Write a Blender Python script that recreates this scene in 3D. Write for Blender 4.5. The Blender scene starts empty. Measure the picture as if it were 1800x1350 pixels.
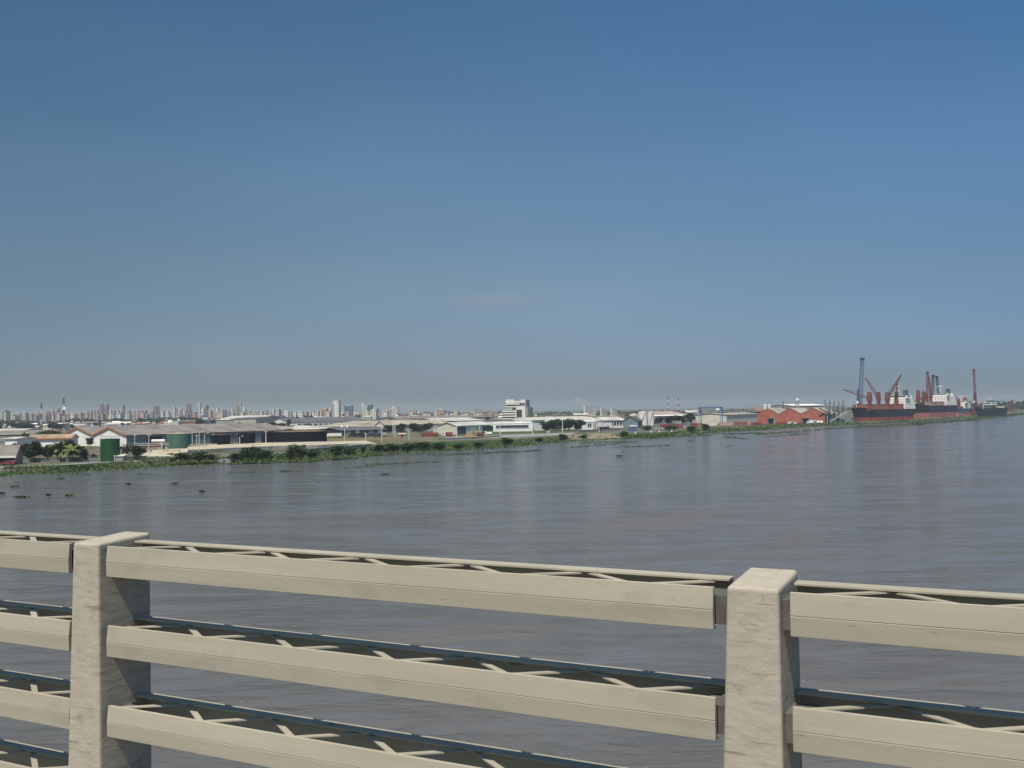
import bpy, math, random
from mathutils import Vector, Matrix
R = math.radians
rnd = random.Random(7)
scene = bpy.context.scene
COL = scene.collection

# ------------------------------------------------------------------ camera
EYE = Vector((0, 0, 16.0)); FPX = 1766.0
PITCH = math.atan(45/FPX); ROLL = R(0.9)
fw = Vector((0, math.cos(PITCH), math.sin(PITCH)))
up0 = Vector((0, -math.sin(PITCH), math.cos(PITCH)))
rt = Vector((1, 0, 0))*math.cos(ROLL) - up0*math.sin(ROLL)
up = up0*math.cos(ROLL) + Vector((1, 0, 0))*math.sin(ROLL)
cd = bpy.data.cameras.new('camera'); cam = bpy.data.objects.new('camera', cd); COL.objects.link(cam)
M3 = Matrix((rt, up, -fw)).transposed()
cam.matrix_world = Matrix.Translation(EYE) @ M3.to_4x4()
cd.sensor_width = 36; cd.lens = 36*FPX/1800; cd.clip_start = 0.1; cd.clip_end = 60000
scene.camera = cam

# ------------------------------------------------------------------ light
SUN_AZ = Vector((-0.34, -0.94)).normalized(); SUN_EL = R(60)
sv = Vector((SUN_AZ.x*math.cos(SUN_EL), SUN_AZ.y*math.cos(SUN_EL), math.sin(SUN_EL)))
sl = bpy.data.lights.new('sun', 'SUN'); sl.energy = 5.0; sl.angle = R(0.5); sl.color = (1.0, 0.93, 0.82)
so = bpy.data.objects.new('sun', sl); COL.objects.link(so)
so.rotation_euler = sv.to_track_quat('Z', 'Y').to_euler()
w = bpy.data.worlds.new('World'); scene.world = w; w.use_nodes = True
nt = w.node_tree; nt.nodes.clear()
out = nt.nodes.new('ShaderNodeOutputWorld'); bg = nt.nodes.new('ShaderNodeBackground')
sky = nt.nodes.new('ShaderNodeTexSky'); sky.sky_type = 'NISHITA'; sky.sun_disc = False
sky.sun_elevation = SUN_EL; sky.sun_rotation = math.atan2(SUN_AZ.x, SUN_AZ.y)
sky.air_density = 1.0; sky.dust_density = 0.9; sky.ozone_density = 2.5; sky.altitude = 0
hs = nt.nodes.new('ShaderNodeHueSaturation'); hs.inputs['Saturation'].default_value = 0.95
hs.inputs['Hue'].default_value = 0.5
bg.inputs['Strength'].default_value = 0.106
# thin wisp of cloud in the sky (3D noise on the view direction)
tc = nt.nodes.new('ShaderNodeTexCoord'); mp = nt.nodes.new('ShaderNodeMapping')
nt.links.new(tc.outputs['Generated'], mp.inputs['Vector']); mp.inputs['Scale'].default_value = (12, 12, 60)
nz = nt.nodes.new('ShaderNodeTexNoise'); nz.inputs['Scale'].default_value = 1.6; nz.inputs['Detail'].default_value = 6
nt.links.new(mp.outputs[0], nz.inputs['Vector'])
sub = nt.nodes.new('ShaderNodeVectorMath'); sub.operation = 'SUBTRACT'
sub.inputs[1].default_value = (-0.018, 0.99, 0.108)
nt.links.new(tc.outputs['Generated'], sub.inputs[0])
sc_ = nt.nodes.new('ShaderNodeVectorMath'); sc_.operation = 'MULTIPLY'; sc_.inputs[1].default_value = (17, 2, 95)
nt.links.new(sub.outputs[0], sc_.inputs[0])
ln = nt.nodes.new('ShaderNodeVectorMath'); ln.operation = 'LENGTH'; nt.links.new(sc_.outputs[0], ln.inputs[0])
mr = nt.nodes.new('ShaderNodeMapRange'); mr.inputs[1].default_value = 1.0; mr.inputs[2].default_value = 0.0
nt.links.new(ln.outputs['Value'], mr.inputs[0])
m1 = nt.nodes.new('ShaderNodeMath'); m1.operation = 'MULTIPLY'
nt.links.new(mr.outputs[0], m1.inputs[0]); nt.links.new(nz.outputs[0], m1.inputs[1])
m2 = nt.nodes.new('ShaderNodeMath'); m2.operation = 'MULTIPLY'; m2.inputs[1].default_value = 0.75
nt.links.new(m1.outputs[0], m2.inputs[0])
# tint of the smoggy air low over the city
mx = nt.nodes.new('ShaderNodeMixRGB'); mx.inputs[2].default_value = (3.2, 3.1, 3.2, 1)
tint = nt.nodes.new('ShaderNodeMixRGB'); tint.blend_type = 'MULTIPLY'; tint.inputs[0].default_value = 1
sepd = nt.nodes.new('ShaderNodeSeparateXYZ'); nt.links.new(tc.outputs['Generated'], sepd.inputs[0])
ramp = nt.nodes.new('ShaderNodeValToRGB')
nt.links.new(sepd.outputs['Z'], ramp.inputs[0])
els = ramp.color_ramp.elements
SKYT = [(0.0, (0.42, 0.52, 0.70)), (0.045, (0.47, 0.53, 0.70)), (0.124, (0.545, 0.60, 0.64)), (0.23, (0.57, 0.71, 0.76)), (0.37, (0.47, 0.72, 0.82)), (1.0, (.6, .85, 1))]
els[0].position = 0; els[0].color = (*SKYT[0][1], 1); els[1].position = 1; els[1].color = (*SKYT[-1][1], 1)
for p_, c_ in SKYT[1:-1]:
    e_ = els.new(p_); e_.color = (*c_, 1)
nt.links.new(sky.outputs[0], hs.inputs['Color']); nt.links.new(hs.outputs[0], tint.inputs[1]); nt.links.new(ramp.outputs[0], tint.inputs[2])
# smog over the city plus painted lens vignetting: sky tinted deeper to either side
mr2 = nt.nodes.new('ShaderNodeMapRange'); nt.links.new(sepd.outputs['X'], mr2.inputs[0]); mr2.inputs[1].default_value = -0.45; mr2.inputs[2].default_value = 0.45
sramp = nt.nodes.new('ShaderNodeValToRGB'); sramp.color_ramp.interpolation = 'B_SPLINE'; se_ = sramp.color_ramp.elements
se_[0].position = 0; se_[0].color = (.70, .75, .77, 1); se_[1].position = 1; se_[1].color = (.68, .85, 1.06, 1); k_ = se_.new(.5); k_.color = (1.03, 1.02, 1.0, 1)
nt.links.new(mr2.outputs[0], sramp.inputs[0])
side = nt.nodes.new('ShaderNodeMixRGB'); side.blend_type = 'MULTIPLY'; side.inputs[0].default_value = 1; nt.links.new(tint.outputs[0], side.inputs[1]); nt.links.new(sramp.outputs[0], side.inputs[2])
# faint unevenness of the haze
hm_ = nt.nodes.new('ShaderNodeMapping'); hm_.inputs['Scale'].default_value = (2.2, 2.2, 9); nt.links.new(tc.outputs['Generated'], hm_.inputs[0])
hn_ = nt.nodes.new('ShaderNodeTexNoise'); hn_.inputs['Scale'].default_value = 1.3; hn_.inputs['Detail'].default_value = 5; nt.links.new(hm_.outputs[0], hn_.inputs['Vector'])
hr_ = nt.nodes.new('ShaderNodeMapRange'); nt.links.new(hn_.outputs[0], hr_.inputs[0]); hr_.inputs[1].default_value = .3; hr_.inputs[2].default_value = .7; hr_.inputs[3].default_value = .955; hr_.inputs[4].default_value = 1.045
un_ = nt.nodes.new('ShaderNodeVectorMath'); un_.operation = 'SCALE'; nt.links.new(side.outputs[0], un_.inputs[0]); nt.links.new(hr_.outputs[0], un_.inputs['Scale'])
nt.links.new(un_.outputs[0], mx.inputs[1]); nt.links.new(m2.outputs[0], mx.inputs[0])
nt.links.new(mx.outputs[0], bg.inputs['Color']); nt.links.new(bg.outputs[0], out.inputs['Surface'])
scene.view_settings.view_transform = 'Standard'; scene.view_settings.look = 'None'
scene.view_settings.exposure = 0.0; scene.view_settings.gamma = 1
scene.cycles.max_bounces = 6; scene.cycles.volume_bounces = 1; scene.cycles.volume_max_steps = 64

# ------------------------------------------------------------------ picture measurements -> world positions
LAND = 1.0
def ray(px, py):
    v = M3 @ Vector((px-900, -(py-675), -FPX)); return v
def PT(px, py, Y):
    d = ray(px, py); return EYE + d*(Y/d.y)
def GP(px, py, z=LAND):
    d = ray(px, py); return EYE + d*((z-EYE.z)/d.z)
def HZ(px): return 734.2 - 0.01571*px
def XY(px, Y, z=LAND):
    py = HZ(px) + (EYE.z-z)*FPX/Y
    return Vector((PT(px, py, Y).x, Y, z))
def ZT(px, py, Y): return PT(px, py, Y).z

# ------------------------------------------------------------------ materials
MATS = {}
def mat(name, col, rough=0.8, var=0.15, scale=0.3, metal=0.0, detail=4, stretch=(1, 1, 1), spec=0.3, dirt=None, bump=0.0):
    if name in MATS: return MATS[name]
    m = bpy.data.materials.new(name); m.use_nodes = True; n = m.node_tree
    b = n.nodes['Principled BSDF']; b.inputs['Roughness'].default_value = rough; b.inputs['Metallic'].default_value = metal
    b.inputs['Specular IOR Level'].default_value = spec
    t = n.nodes.new('ShaderNodeTexCoord'); mpp = n.nodes.new('ShaderNodeMapping'); mpp.inputs['Scale'].default_value = stretch
    n.links.new(t.outputs['Object'], mpp.inputs[0])
    z = n.nodes.new('ShaderNodeTexNoise'); z.inputs['Scale'].default_value = scale; z.inputs['Detail'].default_value = detail
    z.inputs['Roughness'].default_value = 0.65
    n.links.new(mpp.outputs[0], z.inputs['Vector'])
    r = n.nodes.new('ShaderNodeValToRGB'); e = r.color_ramp.elements
    d = dirt or tuple(c*(1-var*2) for c in col)
    e[0].position = 0.3; e[0].color = (*[max(0, c) for c in d], 1)
    e[1].position = 0.62; e[1].color = (*[min(1, c*(1+var*0.4)) for c in col], 1)
    n.links.new(z.outputs[0], r.inputs[0]); n.links.new(r.outputs[0], b.inputs['Base Color'])
    if bump:
        bp = n.nodes.new('ShaderNodeBump'); bp.inputs['Strength'].default_value = bump; bp.inputs['Distance'].default_value = 0.02
        n.links.new(z.outputs[0], bp.inputs['Height']); n.links.new(bp.outputs[0], b.inputs['Normal'])
    MATS[name] = m; return m

def facade(name, col, win=(0.09, 0.10, 0.12), fx=3.0, fz=3.1, wfrac=0.55, hfrac=0.5):
    """distant facades: a grid of window openings in the plaster"""
    if name in MATS: return MATS[name]
    m = mat(name, col, 0.85, 0.08, 0.08); n = m.node_tree; b = n.nodes['Principled BSDF']
    src = b.inputs['Base Color'].links[0].from_socket
    t = n.nodes.new('ShaderNodeTexCoord'); s = n.nodes.new('ShaderNodeSeparateXYZ'); n.links.new(t.outputs['Object'], s.inputs[0])
    def M(op, a, bb):
        q = n.nodes.new('ShaderNodeMath'); q.operation = op
        for i, v in enumerate((a, bb)):
            if isinstance(v, (int, float)): q.inputs[i].default_value = v
            elif v is not None: n.links.new(v, q.inputs[i])
        return q.outputs[0]
    h = M('ADD', s.outputs[0], s.outputs[1])
    a = M('LESS_THAN', M('FRACT', M('DIVIDE', h, fx), None), wfrac)
    c = M('LESS_THAN', M('FRACT', M('DIVIDE', s.outputs[2], fz), None), hfrac)
    g = n.nodes.new('ShaderNodeNewGeometry'); sg = n.nodes.new('ShaderNodeSeparateXYZ'); n.links.new(g.outputs['Normal'], sg.inputs[0])
    flat = M('LESS_THAN', sg.outputs[2], 0.5)
    k = M('MULTIPLY', M('MULTIPLY', a, c), flat)
    x = n.nodes.new('ShaderNodeMixRGB'); x.inputs[2].default_value = (*win, 1)
    n.links.new(k, x.inputs[0]); n.links.new(src, x.inputs[1]); n.links.new(x.outputs[0], b.inputs['Base Color'])
    return m

WHITE = mat('white_wall_paint', (0.82, 0.80, 0.76), 0.8, 0.10, 0.25)
CREAM = mat('cream_wall_paint', (0.60, 0.57, 0.47), 0.8, 0.10, 0.25)
GREYW = mat('grey_render', (0.30, 0.30, 0.29), 0.85, 0.15, 0.2)
BLUEG = mat('blue_grey_cladding_and_shade', (0.17, 0.22, 0.25), 0.7, 0.12, 0.2)
TEAL = mat('teal_cladding', (0.05, 0.09, 0.10), 0.6, 0.15, 0.3)
DARK = mat('dark_opening', (0.02, 0.022, 0.03), 0.9, 0.2, 0.5)
GLASS = mat('dark_window_glass', (0.035, 0.045, 0.075), 0.15, 0.3, 0.4, spec=0.6)
ROOFG = mat('grey_brown_roof_sheet', (0.24, 0.215, 0.19), 0.75, 0.22, 0.12)
ROOFB = mat('beige_roof_sheet', (0.40, 0.36, 0.29), 0.75, 0.20, 0.10)
ROOFL = mat('pale_roof_sheet', (0.55, 0.53, 0.46), 0.7, 0.15, 0.12)
ROOFD = mat('slate_grey_roof_sheet', (0.13, 0.13, 0.14), 0.75, 0.2, 0.12)
ROOFBL = mat('dark_blue_roof_sheet', (0.05, 0.06, 0.12), 0.6, 0.15, 0.2)
ORANGE = mat('orange_roof_trim', (0.42, 0.15, 0.07), 0.75, 0.15, 0.4)
TERRA = mat('terracotta_roof', (0.33, 0.14, 0.09), 0.8, 0.2, 0.3)
REDB = mat('red_brick_wall', (0.40, 0.125, 0.08), 0.85, 0.14, 0.25)
CONC = mat('concrete', (0.30, 0.30, 0.28), 0.85, 0.2, 0.4)
CONCT = mat('sandy_concrete', (0.52, 0.46, 0.33), 0.85, 0.2, 0.15)
STEELG = mat('galvanised_steel', (0.32, 0.35, 0.36), 0.5, 0.15, 1.0, metal=0.3)
POLE = mat('pale_pole_paint', (0.62, 0.60, 0.52), 0.7, 0.1, 1.0)
GREEN1 = mat('dark_green_tank_paint', (0.018, 0.075, 0.030), 0.5, 0.18, 0.35, stretch=(1, 1, 0.25))
GREEN2 = mat('pale_green_tank_paint', (0.07, 0.16, 0.11), 0.55, 0.12, 0.3, stretch=(1, 1, 0.25))
BLACKT = mat('black_tank_paint', (0.007, 0.009, 0.016), 0.85, 0.2, 0.3, stretch=(1, 1, 0.3), spec=.05)
WHITET = mat('white_tank_paint', (0.72, 0.69, 0.64), 0.5, 0.06, 0.3, stretch=(1, 1, 0.2))
BLUEC = mat('blue_crane_paint', (0.07, 0.14, 0.26), 0.5, 0.15, 0.6)
NAVY = mat('navy_crane_paint', (0.03, 0.06, 0.16), 0.5, 0.15, 0.6)
REDC = mat('red_crane_paint', (0.19, 0.06, 0.06), 0.5, 0.15, 0.6)
DKGR = mat('dark_green_crane_paint', (0.03, 0.06, 0.075), 0.5, 0.15, 0.6)
HULLK = mat('black_hull_paint', (0.012, 0.022, 0.032), 0.45, 0.25, 0.12, stretch=(1, 1, 0.4))
HULLR = mat('red_antifouling_paint', (0.31, 0.07, 0.06), 0.6, 0.18, 0.15, stretch=(1, 1, 0.4))
HULLP = mat('faded_red_antifouling_paint', (0.40, 0.14, 0.13), 0.6, 0.18, 0.15, stretch=(1, 1, 0.4))
HULLB = mat('blue_hull_paint', (0.04, 0.09, 0.20), 0.5, 0.2, 0.2)
HATCH = mat('red_brown_hatch_paint', (0.33, 0.115, 0.085), 0.65, 0.2, 0.3)
SHIPW = mat('white_ship_paint', (0.88, 0.86, 0.79), 0.5, 0.04, 0.2)
RUST = mat('rusty_steel', (0.16, 0.07, 0.04), 0.9, 0.25, 0.8)
TYRE = mat('tyre_rubber', (0.02, 0.02, 0.02), 0.9, 0.1, 2)
CARR = mat('red_vehicle_paint', (0.24, 0.05, 0.045), 0.35, 0.1, 1)
YELL = mat('yellow_vehicle_paint', (0.45, 0.28, 0.05), 0.5, 0.15, 1)
BARK = mat('bark', (0.13, 0.10, 0.075), 0.95, 0.2, 1.5)
ROCK = mat('riprap_stone', (0.36, 0.31, 0.23), 0.95, 0.25, 0.6)
MASTR = mat('mast_red_paint', (0.24, 0.07, 0.06), 0.6, 0.1, 1)
MASTW = mat('mast_white_paint', (0.66, 0.64, 0.62), 0.6, 0.1, 1)
def leafmat(name, col, sc=0.35): return mat(name, col, 0.7, 0.32, sc, detail=5, spec=0.2)
LEAFD = leafmat('dark_foliage', (0.028, 0.052, 0.018)); LEAFM = leafmat('green_foliage', (0.045, 0.095, 0.022))
LEAFL = leafmat('light_foliage', (0.095, 0.15, 0.04)); LEAFG = leafmat('dry_grey_foliage', (0.10, 0.095, 0.06))
LEAFP = leafmat('palm_foliage', (0.20, 0.24, 0.06)); LEAFF = leafmat('far_foliage', (0.035, 0.055, 0.030), 0.05)
WEED = leafmat('water_weed', (0.07, 0.115, 0.035), 0.25)

# ------------------------------------------------------------------ mesh collector
class MB:
    def __init__(s): s.v = []; s.f = []; s.m = []; s.mats = []
    def mi(s, m):
        if m not in s.mats: s.mats.append(m)
        return s.mats.index(m)
    def poly(s, pts, m):
        k = len(s.v); s.v.extend([tuple(p) for p in pts]); s.f.append(tuple(range(k, k+len(pts)))); s.m.append(s.mi(m))
    def hexa(s, p, m):           # 8 points, bottom 4 (ccw) then top 4
        k = len(s.v); s.v.extend([tuple(q) for q in p]); i = s.mi(m)
        for f in ((3, 2, 1, 0), (4, 5, 6, 7), (0, 1, 5, 4), (1, 2, 6, 5), (2, 3, 7, 6), (3, 0, 4, 7)):
            s.f.append(tuple(k+a for a in f)); s.m.append(i)
    def box(s, x0, x1, y0, y1, z0, z1, m):
        s.hexa([(x0, y0, z0), (x1, y0, z0), (x1, y1, z0), (x0, y1, z0), (x0, y0, z1), (x1, y0, z1), (x1, y1, z1), (x0, y1, z1)], m)
    def prism(s, pts, z0, z1, m, mtop=None):
        n = len(pts); k = len(s.v)
        s.v.extend([(p[0], p[1], z0) for p in pts] + [(p[0], p[1], z1) for p in pts]); i = s.mi(m); j = s.mi(mtop or m)
        s.f.append(tuple(range(k+n, k+2*n))); s.m.append(j)
        s.f.append(tuple(range(k+n-1, k-1, -1))); s.m.append(i)
        for a in range(n):
            b = (a+1) % n; s.f.append((k+a, k+b, k+n+b, k+n+a)); s.m.append(i)
    def slab(s, q, t, m):        # quad thickened along its normal
        q = [Vector(p) for p in q]; nrm = (q[1]-q[0]).cross(q[3]-q[0]).normalized()
        if nrm.z < 0: q = q[::-1]; nrm = -nrm
        s.hexa([p for p in q] + [p+nrm*t for p in q], m)
    def cyl(s, c, r, h, m, n=16, r2=None, cap=True):
        r2 = r if r2 is None else r2; k = len(s.v); i = s.mi(m)
        for (rr, z) in ((r, c[2]), (r2, c[2]+h)):
            for a in range(n):
                t = 2*math.pi*a/n; s.v.append((c[0]+rr*math.cos(t), c[1]+rr*math.sin(t), z))
        for a in range(n):
            b = (a+1) % n; s.f.append((k+a, k+b, k+n+b, k+n+a)); s.m.append(i)
        if cap:
            s.f.append(tuple(range(k+n, k+2*n))); s.m.append(i); s.f.append(tuple(range(k+n-1, k-1, -1))); s.m.append(i)
    def tube(s, p, q, r, m, n=6, r2=None):
        p = Vector(p); q = Vector(q); d = (q-p)
        if d.length < 1e-6: return
        z = d.normalized(); x = z.cross(Vector((0, 0, 1)))
        if x.length < 1e-3: x = Vector((1, 0, 0))
        x.normalize(); y = z.cross(x); k = len(s.v); i = s.mi(m); r2 = r if r2 is None else r2
        for (c, rr) in ((p, r), (q, r2)):
            for a in range(n):
                t = 2*math.pi*a/n+math.pi/n; s.v.append(tuple(c+x*rr*math.cos(t)+y*rr*math.sin(t)))
        for a in range(n):
            b = (a+1) % n; s.f.append((k+a, k+b, k+n+b, k+n+a)); s.m.append(i)
        s.f.append(tuple(range(k+n, k+2*n))); s.m.append(i); s.f.append(tuple(range(k+n-1, k-1, -1))); s.m.append(i)
    def lattice(s, p, q, w0, w1, m, n=8, r=0.12, wd=Vector((1, 0, 0)), dd=Vector((0, 1, 0))):
        """square lattice boom from p to q, widths w0, w1"""
        p = Vector(p); q = Vector(q)
        def cr(t, a, b):
            wv = (w0+(w1-w0)*t)/2; return p.lerp(q, t)+wd*wv*a+dd*wv*b
        C = ((-1, -1), (1, -1), (1, 1), (-1, 1))
        for a, b in C: s.tube(cr(0, a, b), cr(1, a, b), r, m, 4)
        for k in range(n):
            t0, t1 = k/n, (k+1)/n
            for j in range(4):
                c0 = C[j]; c1 = C[(j+1) % 4]
                if k % 2: c0, c1 = c1, c0
                s.tube(cr(t0, *c0), cr(t1, *c1), r*0.6, m, 4)
                s.tube(cr(t1, *c0), cr(t1, *c1), r*0.6, m, 4)
    def build(s, name, parent=None, smooth=False):
        me = bpy.data.meshes.new(name); me.from_pydata(s.v, [], s.f)
        for m in s.mats: me.materials.append(m)
        me.polygons.foreach_set('material_index', s.m)
        if smooth: me.polygons.foreach_set('use_smooth', [True]*len(s.f))
        me.update()
        o = bpy.data.objects.new(name, me); COL.objects.link(o)
        if parent: o.parent = parent
        return o
def tag(o, label, cat, group=None):
    o['label'] = label; o['category'] = cat
    if group: o['group'] = group
    return o
def struct(o, kind='structure'): o['kind'] = kind; return o
def thing(name, label, cat, loc=(0, 0, 0), rz=0.0, group=None):
    o = bpy.data.objects.new(name, None); COL.objects.link(o); o.location = loc; o.rotation_euler = (0, 0, rz)
    o.empty_display_size = 0.5
    return tag(o, label, cat, group)
def dup(root, loc, rz=0.0, label=None, scale=None, group=None):
    r = root.copy(); COL.objects.link(r); r.location = loc; r.rotation_euler = (0, 0, rz)
    if label: r['label'] = label
    if group: r['group'] = group
    if scale: r.scale = scale
    for ch in list(root.children):
        c = ch.copy(); COL.objects.link(c); c.parent = r
        for g in list(ch.children):
            d = g.copy(); COL.objects.link(d); d.parent = c
    return r

# ------------------------------------------------------------------ water
def water():
    m = bpy.data.materials.new('river_water'); m.use_nodes = True; n = m.node_tree; b = n.nodes['Principled BSDF']
    b.inputs['IOR'].default_value = 1.33; b.inputs['Roughness'].default_value = 0.12
    t = n.nodes.new('ShaderNodeTexCoord')
    def noise(scale, stretch, detail=4, rot=0.25, dist=0.0):
        a = n.nodes.new('ShaderNodeMapping'); a.inputs['Scale'].default_value = stretch; a.inputs['Rotation'].default_value = (0, 0, rot)
        n.links.new(t.outputs['Object'], a.inputs[0])
        z = n.nodes.new('ShaderNodeTexNoise'); z.inputs['Scale'].default_value = scale; z.inputs['Detail'].default_value = detail
        z.inputs['Distortion'].default_value = dist; z.inputs['Roughness'].default_value = 0.6
        n.links.new(a.outputs[0], z.inputs['Vector']); return z.outputs[0]
    def M(op, a, bb, clamp=False):
        q = n.nodes.new('ShaderNodeMath'); q.operation = op; q.use_clamp = clamp
        for i, v in enumerate((a, bb)):
            if isinstance(v, (int, float)): q.inputs[i].default_value = v
            elif v is not None: n.links.new(v, q.inputs[i])
        return q.outputs[0]
    def rng(v, a, bb, c, d):
        q = n.nodes.new('ShaderNodeMapRange'); n.links.new(v, q.inputs[0])
        for i, x in enumerate((a, bb, c, d)): q.inputs[i+1].default_value = x
        return q.outputs[0]
    big = noise(0.012, (1, 2.4, 1), 6, 0.35, 1.2); mid = noise(0.06, (0.45, 1.9, 1), 5, 0.2, 0.6)
    rip = noise(0.55, (0.55, 1.6, 1), 5, 0.15, 0.4); fine = noise(3.0, (0.6, 1.5, 1), 3, -0.2)
    mask = rng(M('ADD', M('MULTIPLY', big, 0.68), M('MULTIPLY', mid, 0.36)), 0.53, 0.64, 0.0, 1.0)
    mask2 = rng(mid, 0.46, 0.64, 0.0, 1.0)
    c0 = GP(790, 985, 0); c1 = GP(1400, 872, 0); cc = (c0+c1)/2; dd = c1-c0
    def blob(c, rot, sx_, sy_):
        a = n.nodes.new('ShaderNodeMapping'); a.vector_type = 'TEXTURE'; a.inputs['Location'].default_value = (c.x, c.y, 0); a.inputs['Rotation'].default_value = (0, 0, rot); a.inputs['Scale'].default_value = (sx_, sy_, 1)
        n.links.new(t.outputs['Object'], a.inputs[0]); l_ = n.nodes.new('ShaderNodeVectorMath'); l_.operation = 'LENGTH'; n.links.new(a.outputs[0], l_.inputs[0]); return rng(l_.outputs['Value'], 0, 1.3, 1.0, 0)
    b1 = blob(cc, math.atan2(dd.y, dd.x), dd.length*.55, 13); b2 = blob(GP(1560, 900, 0), .3, 40, 12); b3 = blob(GP(700, 1120, 0), .2, 26, 8)
    streak = noise(0.17, (0.5, 1.5, 1), 7, .24, 1.4)
    bb_ = M('MAXIMUM', M('MAXIMUM', b1, M('MULTIPLY', b2, .7)), M('MULTIPLY', b3, .7))
    patch = rng(M('MULTIPLY', bb_, M('ADD', streak, mid)), .40, .72, 0, 1.0)
    mask = M('MAXIMUM', M('MULTIPLY', mask, .5), patch)
    strk2 = noise(0.045, (0.5, 1.8, 1), 7, .3, 1.8); dark = rng(M('ADD', M('MULTIPLY', streak, .55), M('MULTIPLY', strk2, .45)), .47, .60, 0, 1)
    cm = n.nodes.new('ShaderNodeMixRGB'); cm.inputs[1].default_value = (0.120, 0.116, 0.108, 1); cm.inputs[2].default_value = (0.142, 0.122, 0.107, 1)
    n.links.new(mask, cm.inputs[0]); dk = n.nodes.new('ShaderNodeMixRGB'); dk.blend_type = 'MULTIPLY'; dk.inputs[2].default_value = (.86, .85, .84, 1); n.links.new(dark, dk.inputs[0]); n.links.new(cm.outputs[0], dk.inputs[1]); n.links.new(dk.outputs[0], b.inputs['Base Color'])  # rough streaks also darkened in the colour, standing in for weaker sky reflection
    ro = rng(mask, 0, 1, 0.10, 0.26); n.links.new(ro, b.inputs['Roughness'])
    hgt = M('ADD', M('MULTIPLY', rip, 1.0), M('MULTIPLY', fine, 0.18))
    amp = M('ADD', M('ADD', M('MULTIPLY', mask2, 0.04), M('MULTIPLY', dark, .30)), M('ADD', M('MULTIPLY', mask, 0.22), 0.07))
    hgt = M('ADD', M('MULTIPLY', hgt, amp), M('MULTIPLY', noise(0.13, (0.45, 1.6, 1), 4, .2, .3), .75))
    bp = n.nodes.new('ShaderNodeBump'); bp.inputs['Strength'].default_value = 1.0; bp.inputs['Distance'].default_value = 1.0
    n.links.new(hgt, bp.inputs['Height']); n.links.new(bp.outputs[0], b.inputs['Normal'])
    mb = MB(); mb.poly([(-9000, -900, 0), (12000, -900, 0), (12000, 14000, 0), (-9000, 14000, 0)], m)
    struct(mb.build('river'))
water()

# ------------------------------------------------------------------ land with its shoreline
SHORE_PX = [(-700, 912), (-300, 868), (0, 832.5), (150, 828), (260, 819), (320, 816), (380, 814), (450, 812), (560, 808), (640, 799), (740, 793), (820, 789), (900, 783),
            (960, 777), (1040, 772), (1100, 770), (1180, 767), (1250, 759), (1300, 757), (1400, 750), (1500, 746), (1600, 740), (1700, 733),
            (1760, 729.5), (1800, 725), (1900, 718.5), (2000, 714), (2300, 706)]
SHORE = [GP(x, y, 0) for x, y in SHORE_PX]
def shore_at(px):
    for (a, b), (p, q) in zip(zip(SHORE_PX, SHORE_PX[1:]), zip(SHORE, SHORE[1:])):
        if a[0] <= px <= b[0]:
            t = (px-a[0])/(b[0]-a[0])
            nn = Vector((-(q-p).y, (q-p).x, 0)).normalized()
            return p.lerp(q, t), nn, (q-p).normalized()
def land():
    m = bpy.data.materials.new('dusty_ground_and_grass'); m.use_nodes = True; n = m.node_tree; b = n.nodes['Principled BSDF']
    b.inputs['Roughness'].default_value = 0.95; b.inputs['Specular IOR Level'].default_value = 0.1
    t = n.nodes.new('ShaderNodeTexCoord')
    def nz(sc, det=5):
        z = n.nodes.new('ShaderNodeTexNoise'); z.inputs['Scale'].default_value = sc; z.inputs['Detail'].default_value = det
        n.links.new(t.outputs['Object'], z.inputs['Vector']); return z
    a = nz(0.018); c = nz(0.25)
    r = n.nodes.new('ShaderNodeValToRGB'); e = r.color_ramp.elements
    e[0].position = 0.40; e[0].color = (0.055, 0.085, 0.032, 1); e[1].position = 0.60; e[1].color = (0.17, 0.165, 0.15, 1)
    k = e.new(0.5); k.color = (0.15, 0.14, 0.075, 1)
    n.links.new(a.outputs[0], r.inputs[0])
    mx = n.nodes.new('ShaderNodeMixRGB'); mx.blend_type = 'MULTIPLY'; mx.inputs[0].default_value = 0.6
    r2 = n.nodes.new('ShaderNodeValToRGB'); r2.color_ramp.elements[0].color = (0.5, 0.5, 0.5, 1); r2.color_ramp.elements[0].position = 0.3; r2.color_ramp.elements[1].position = 0.7
    n.links.new(c.outputs[0], r2.inputs[0]); n.links.new(r.outputs[0], mx.inputs[1]); n.links.new(r2.outputs[0], mx.inputs[2])
    n.links.new(mx.outputs[0], b.inputs['Base Color'])
    mb = MB()
    inl = []
    for i, p in enumerate(SHORE):
        q = SHORE[min(i+1, len(SHORE)-1)]; o = SHORE[max(i-1, 0)]; d = (q-o).normalized()
        inl.append(p+Vector((-d.y, d.x, 0))*3.5+Vector((0, 0, LAND)))
    low = [p+Vector((0, 0, -0.4)) for p in SHORE]
    for i in range(len(SHORE)-1): mb.poly([low[i], low[i+1], inl[i+1], inl[i]], m)
    far = [Vector((12000, inl[-1].y+300, LAND)), Vector((12000, 14000, LAND)), Vector((-9000, 14000, LAND)), Vector((-9000, inl[0].y, LAND))]
    mb.poly([p for p in inl]+far, m)
    mb.poly([low[-1], Vector((12000, low[-1].y+296, -0.4)), far[0], inl[-1]], m)
    struct(mb.build('ground'))
land()

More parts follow.
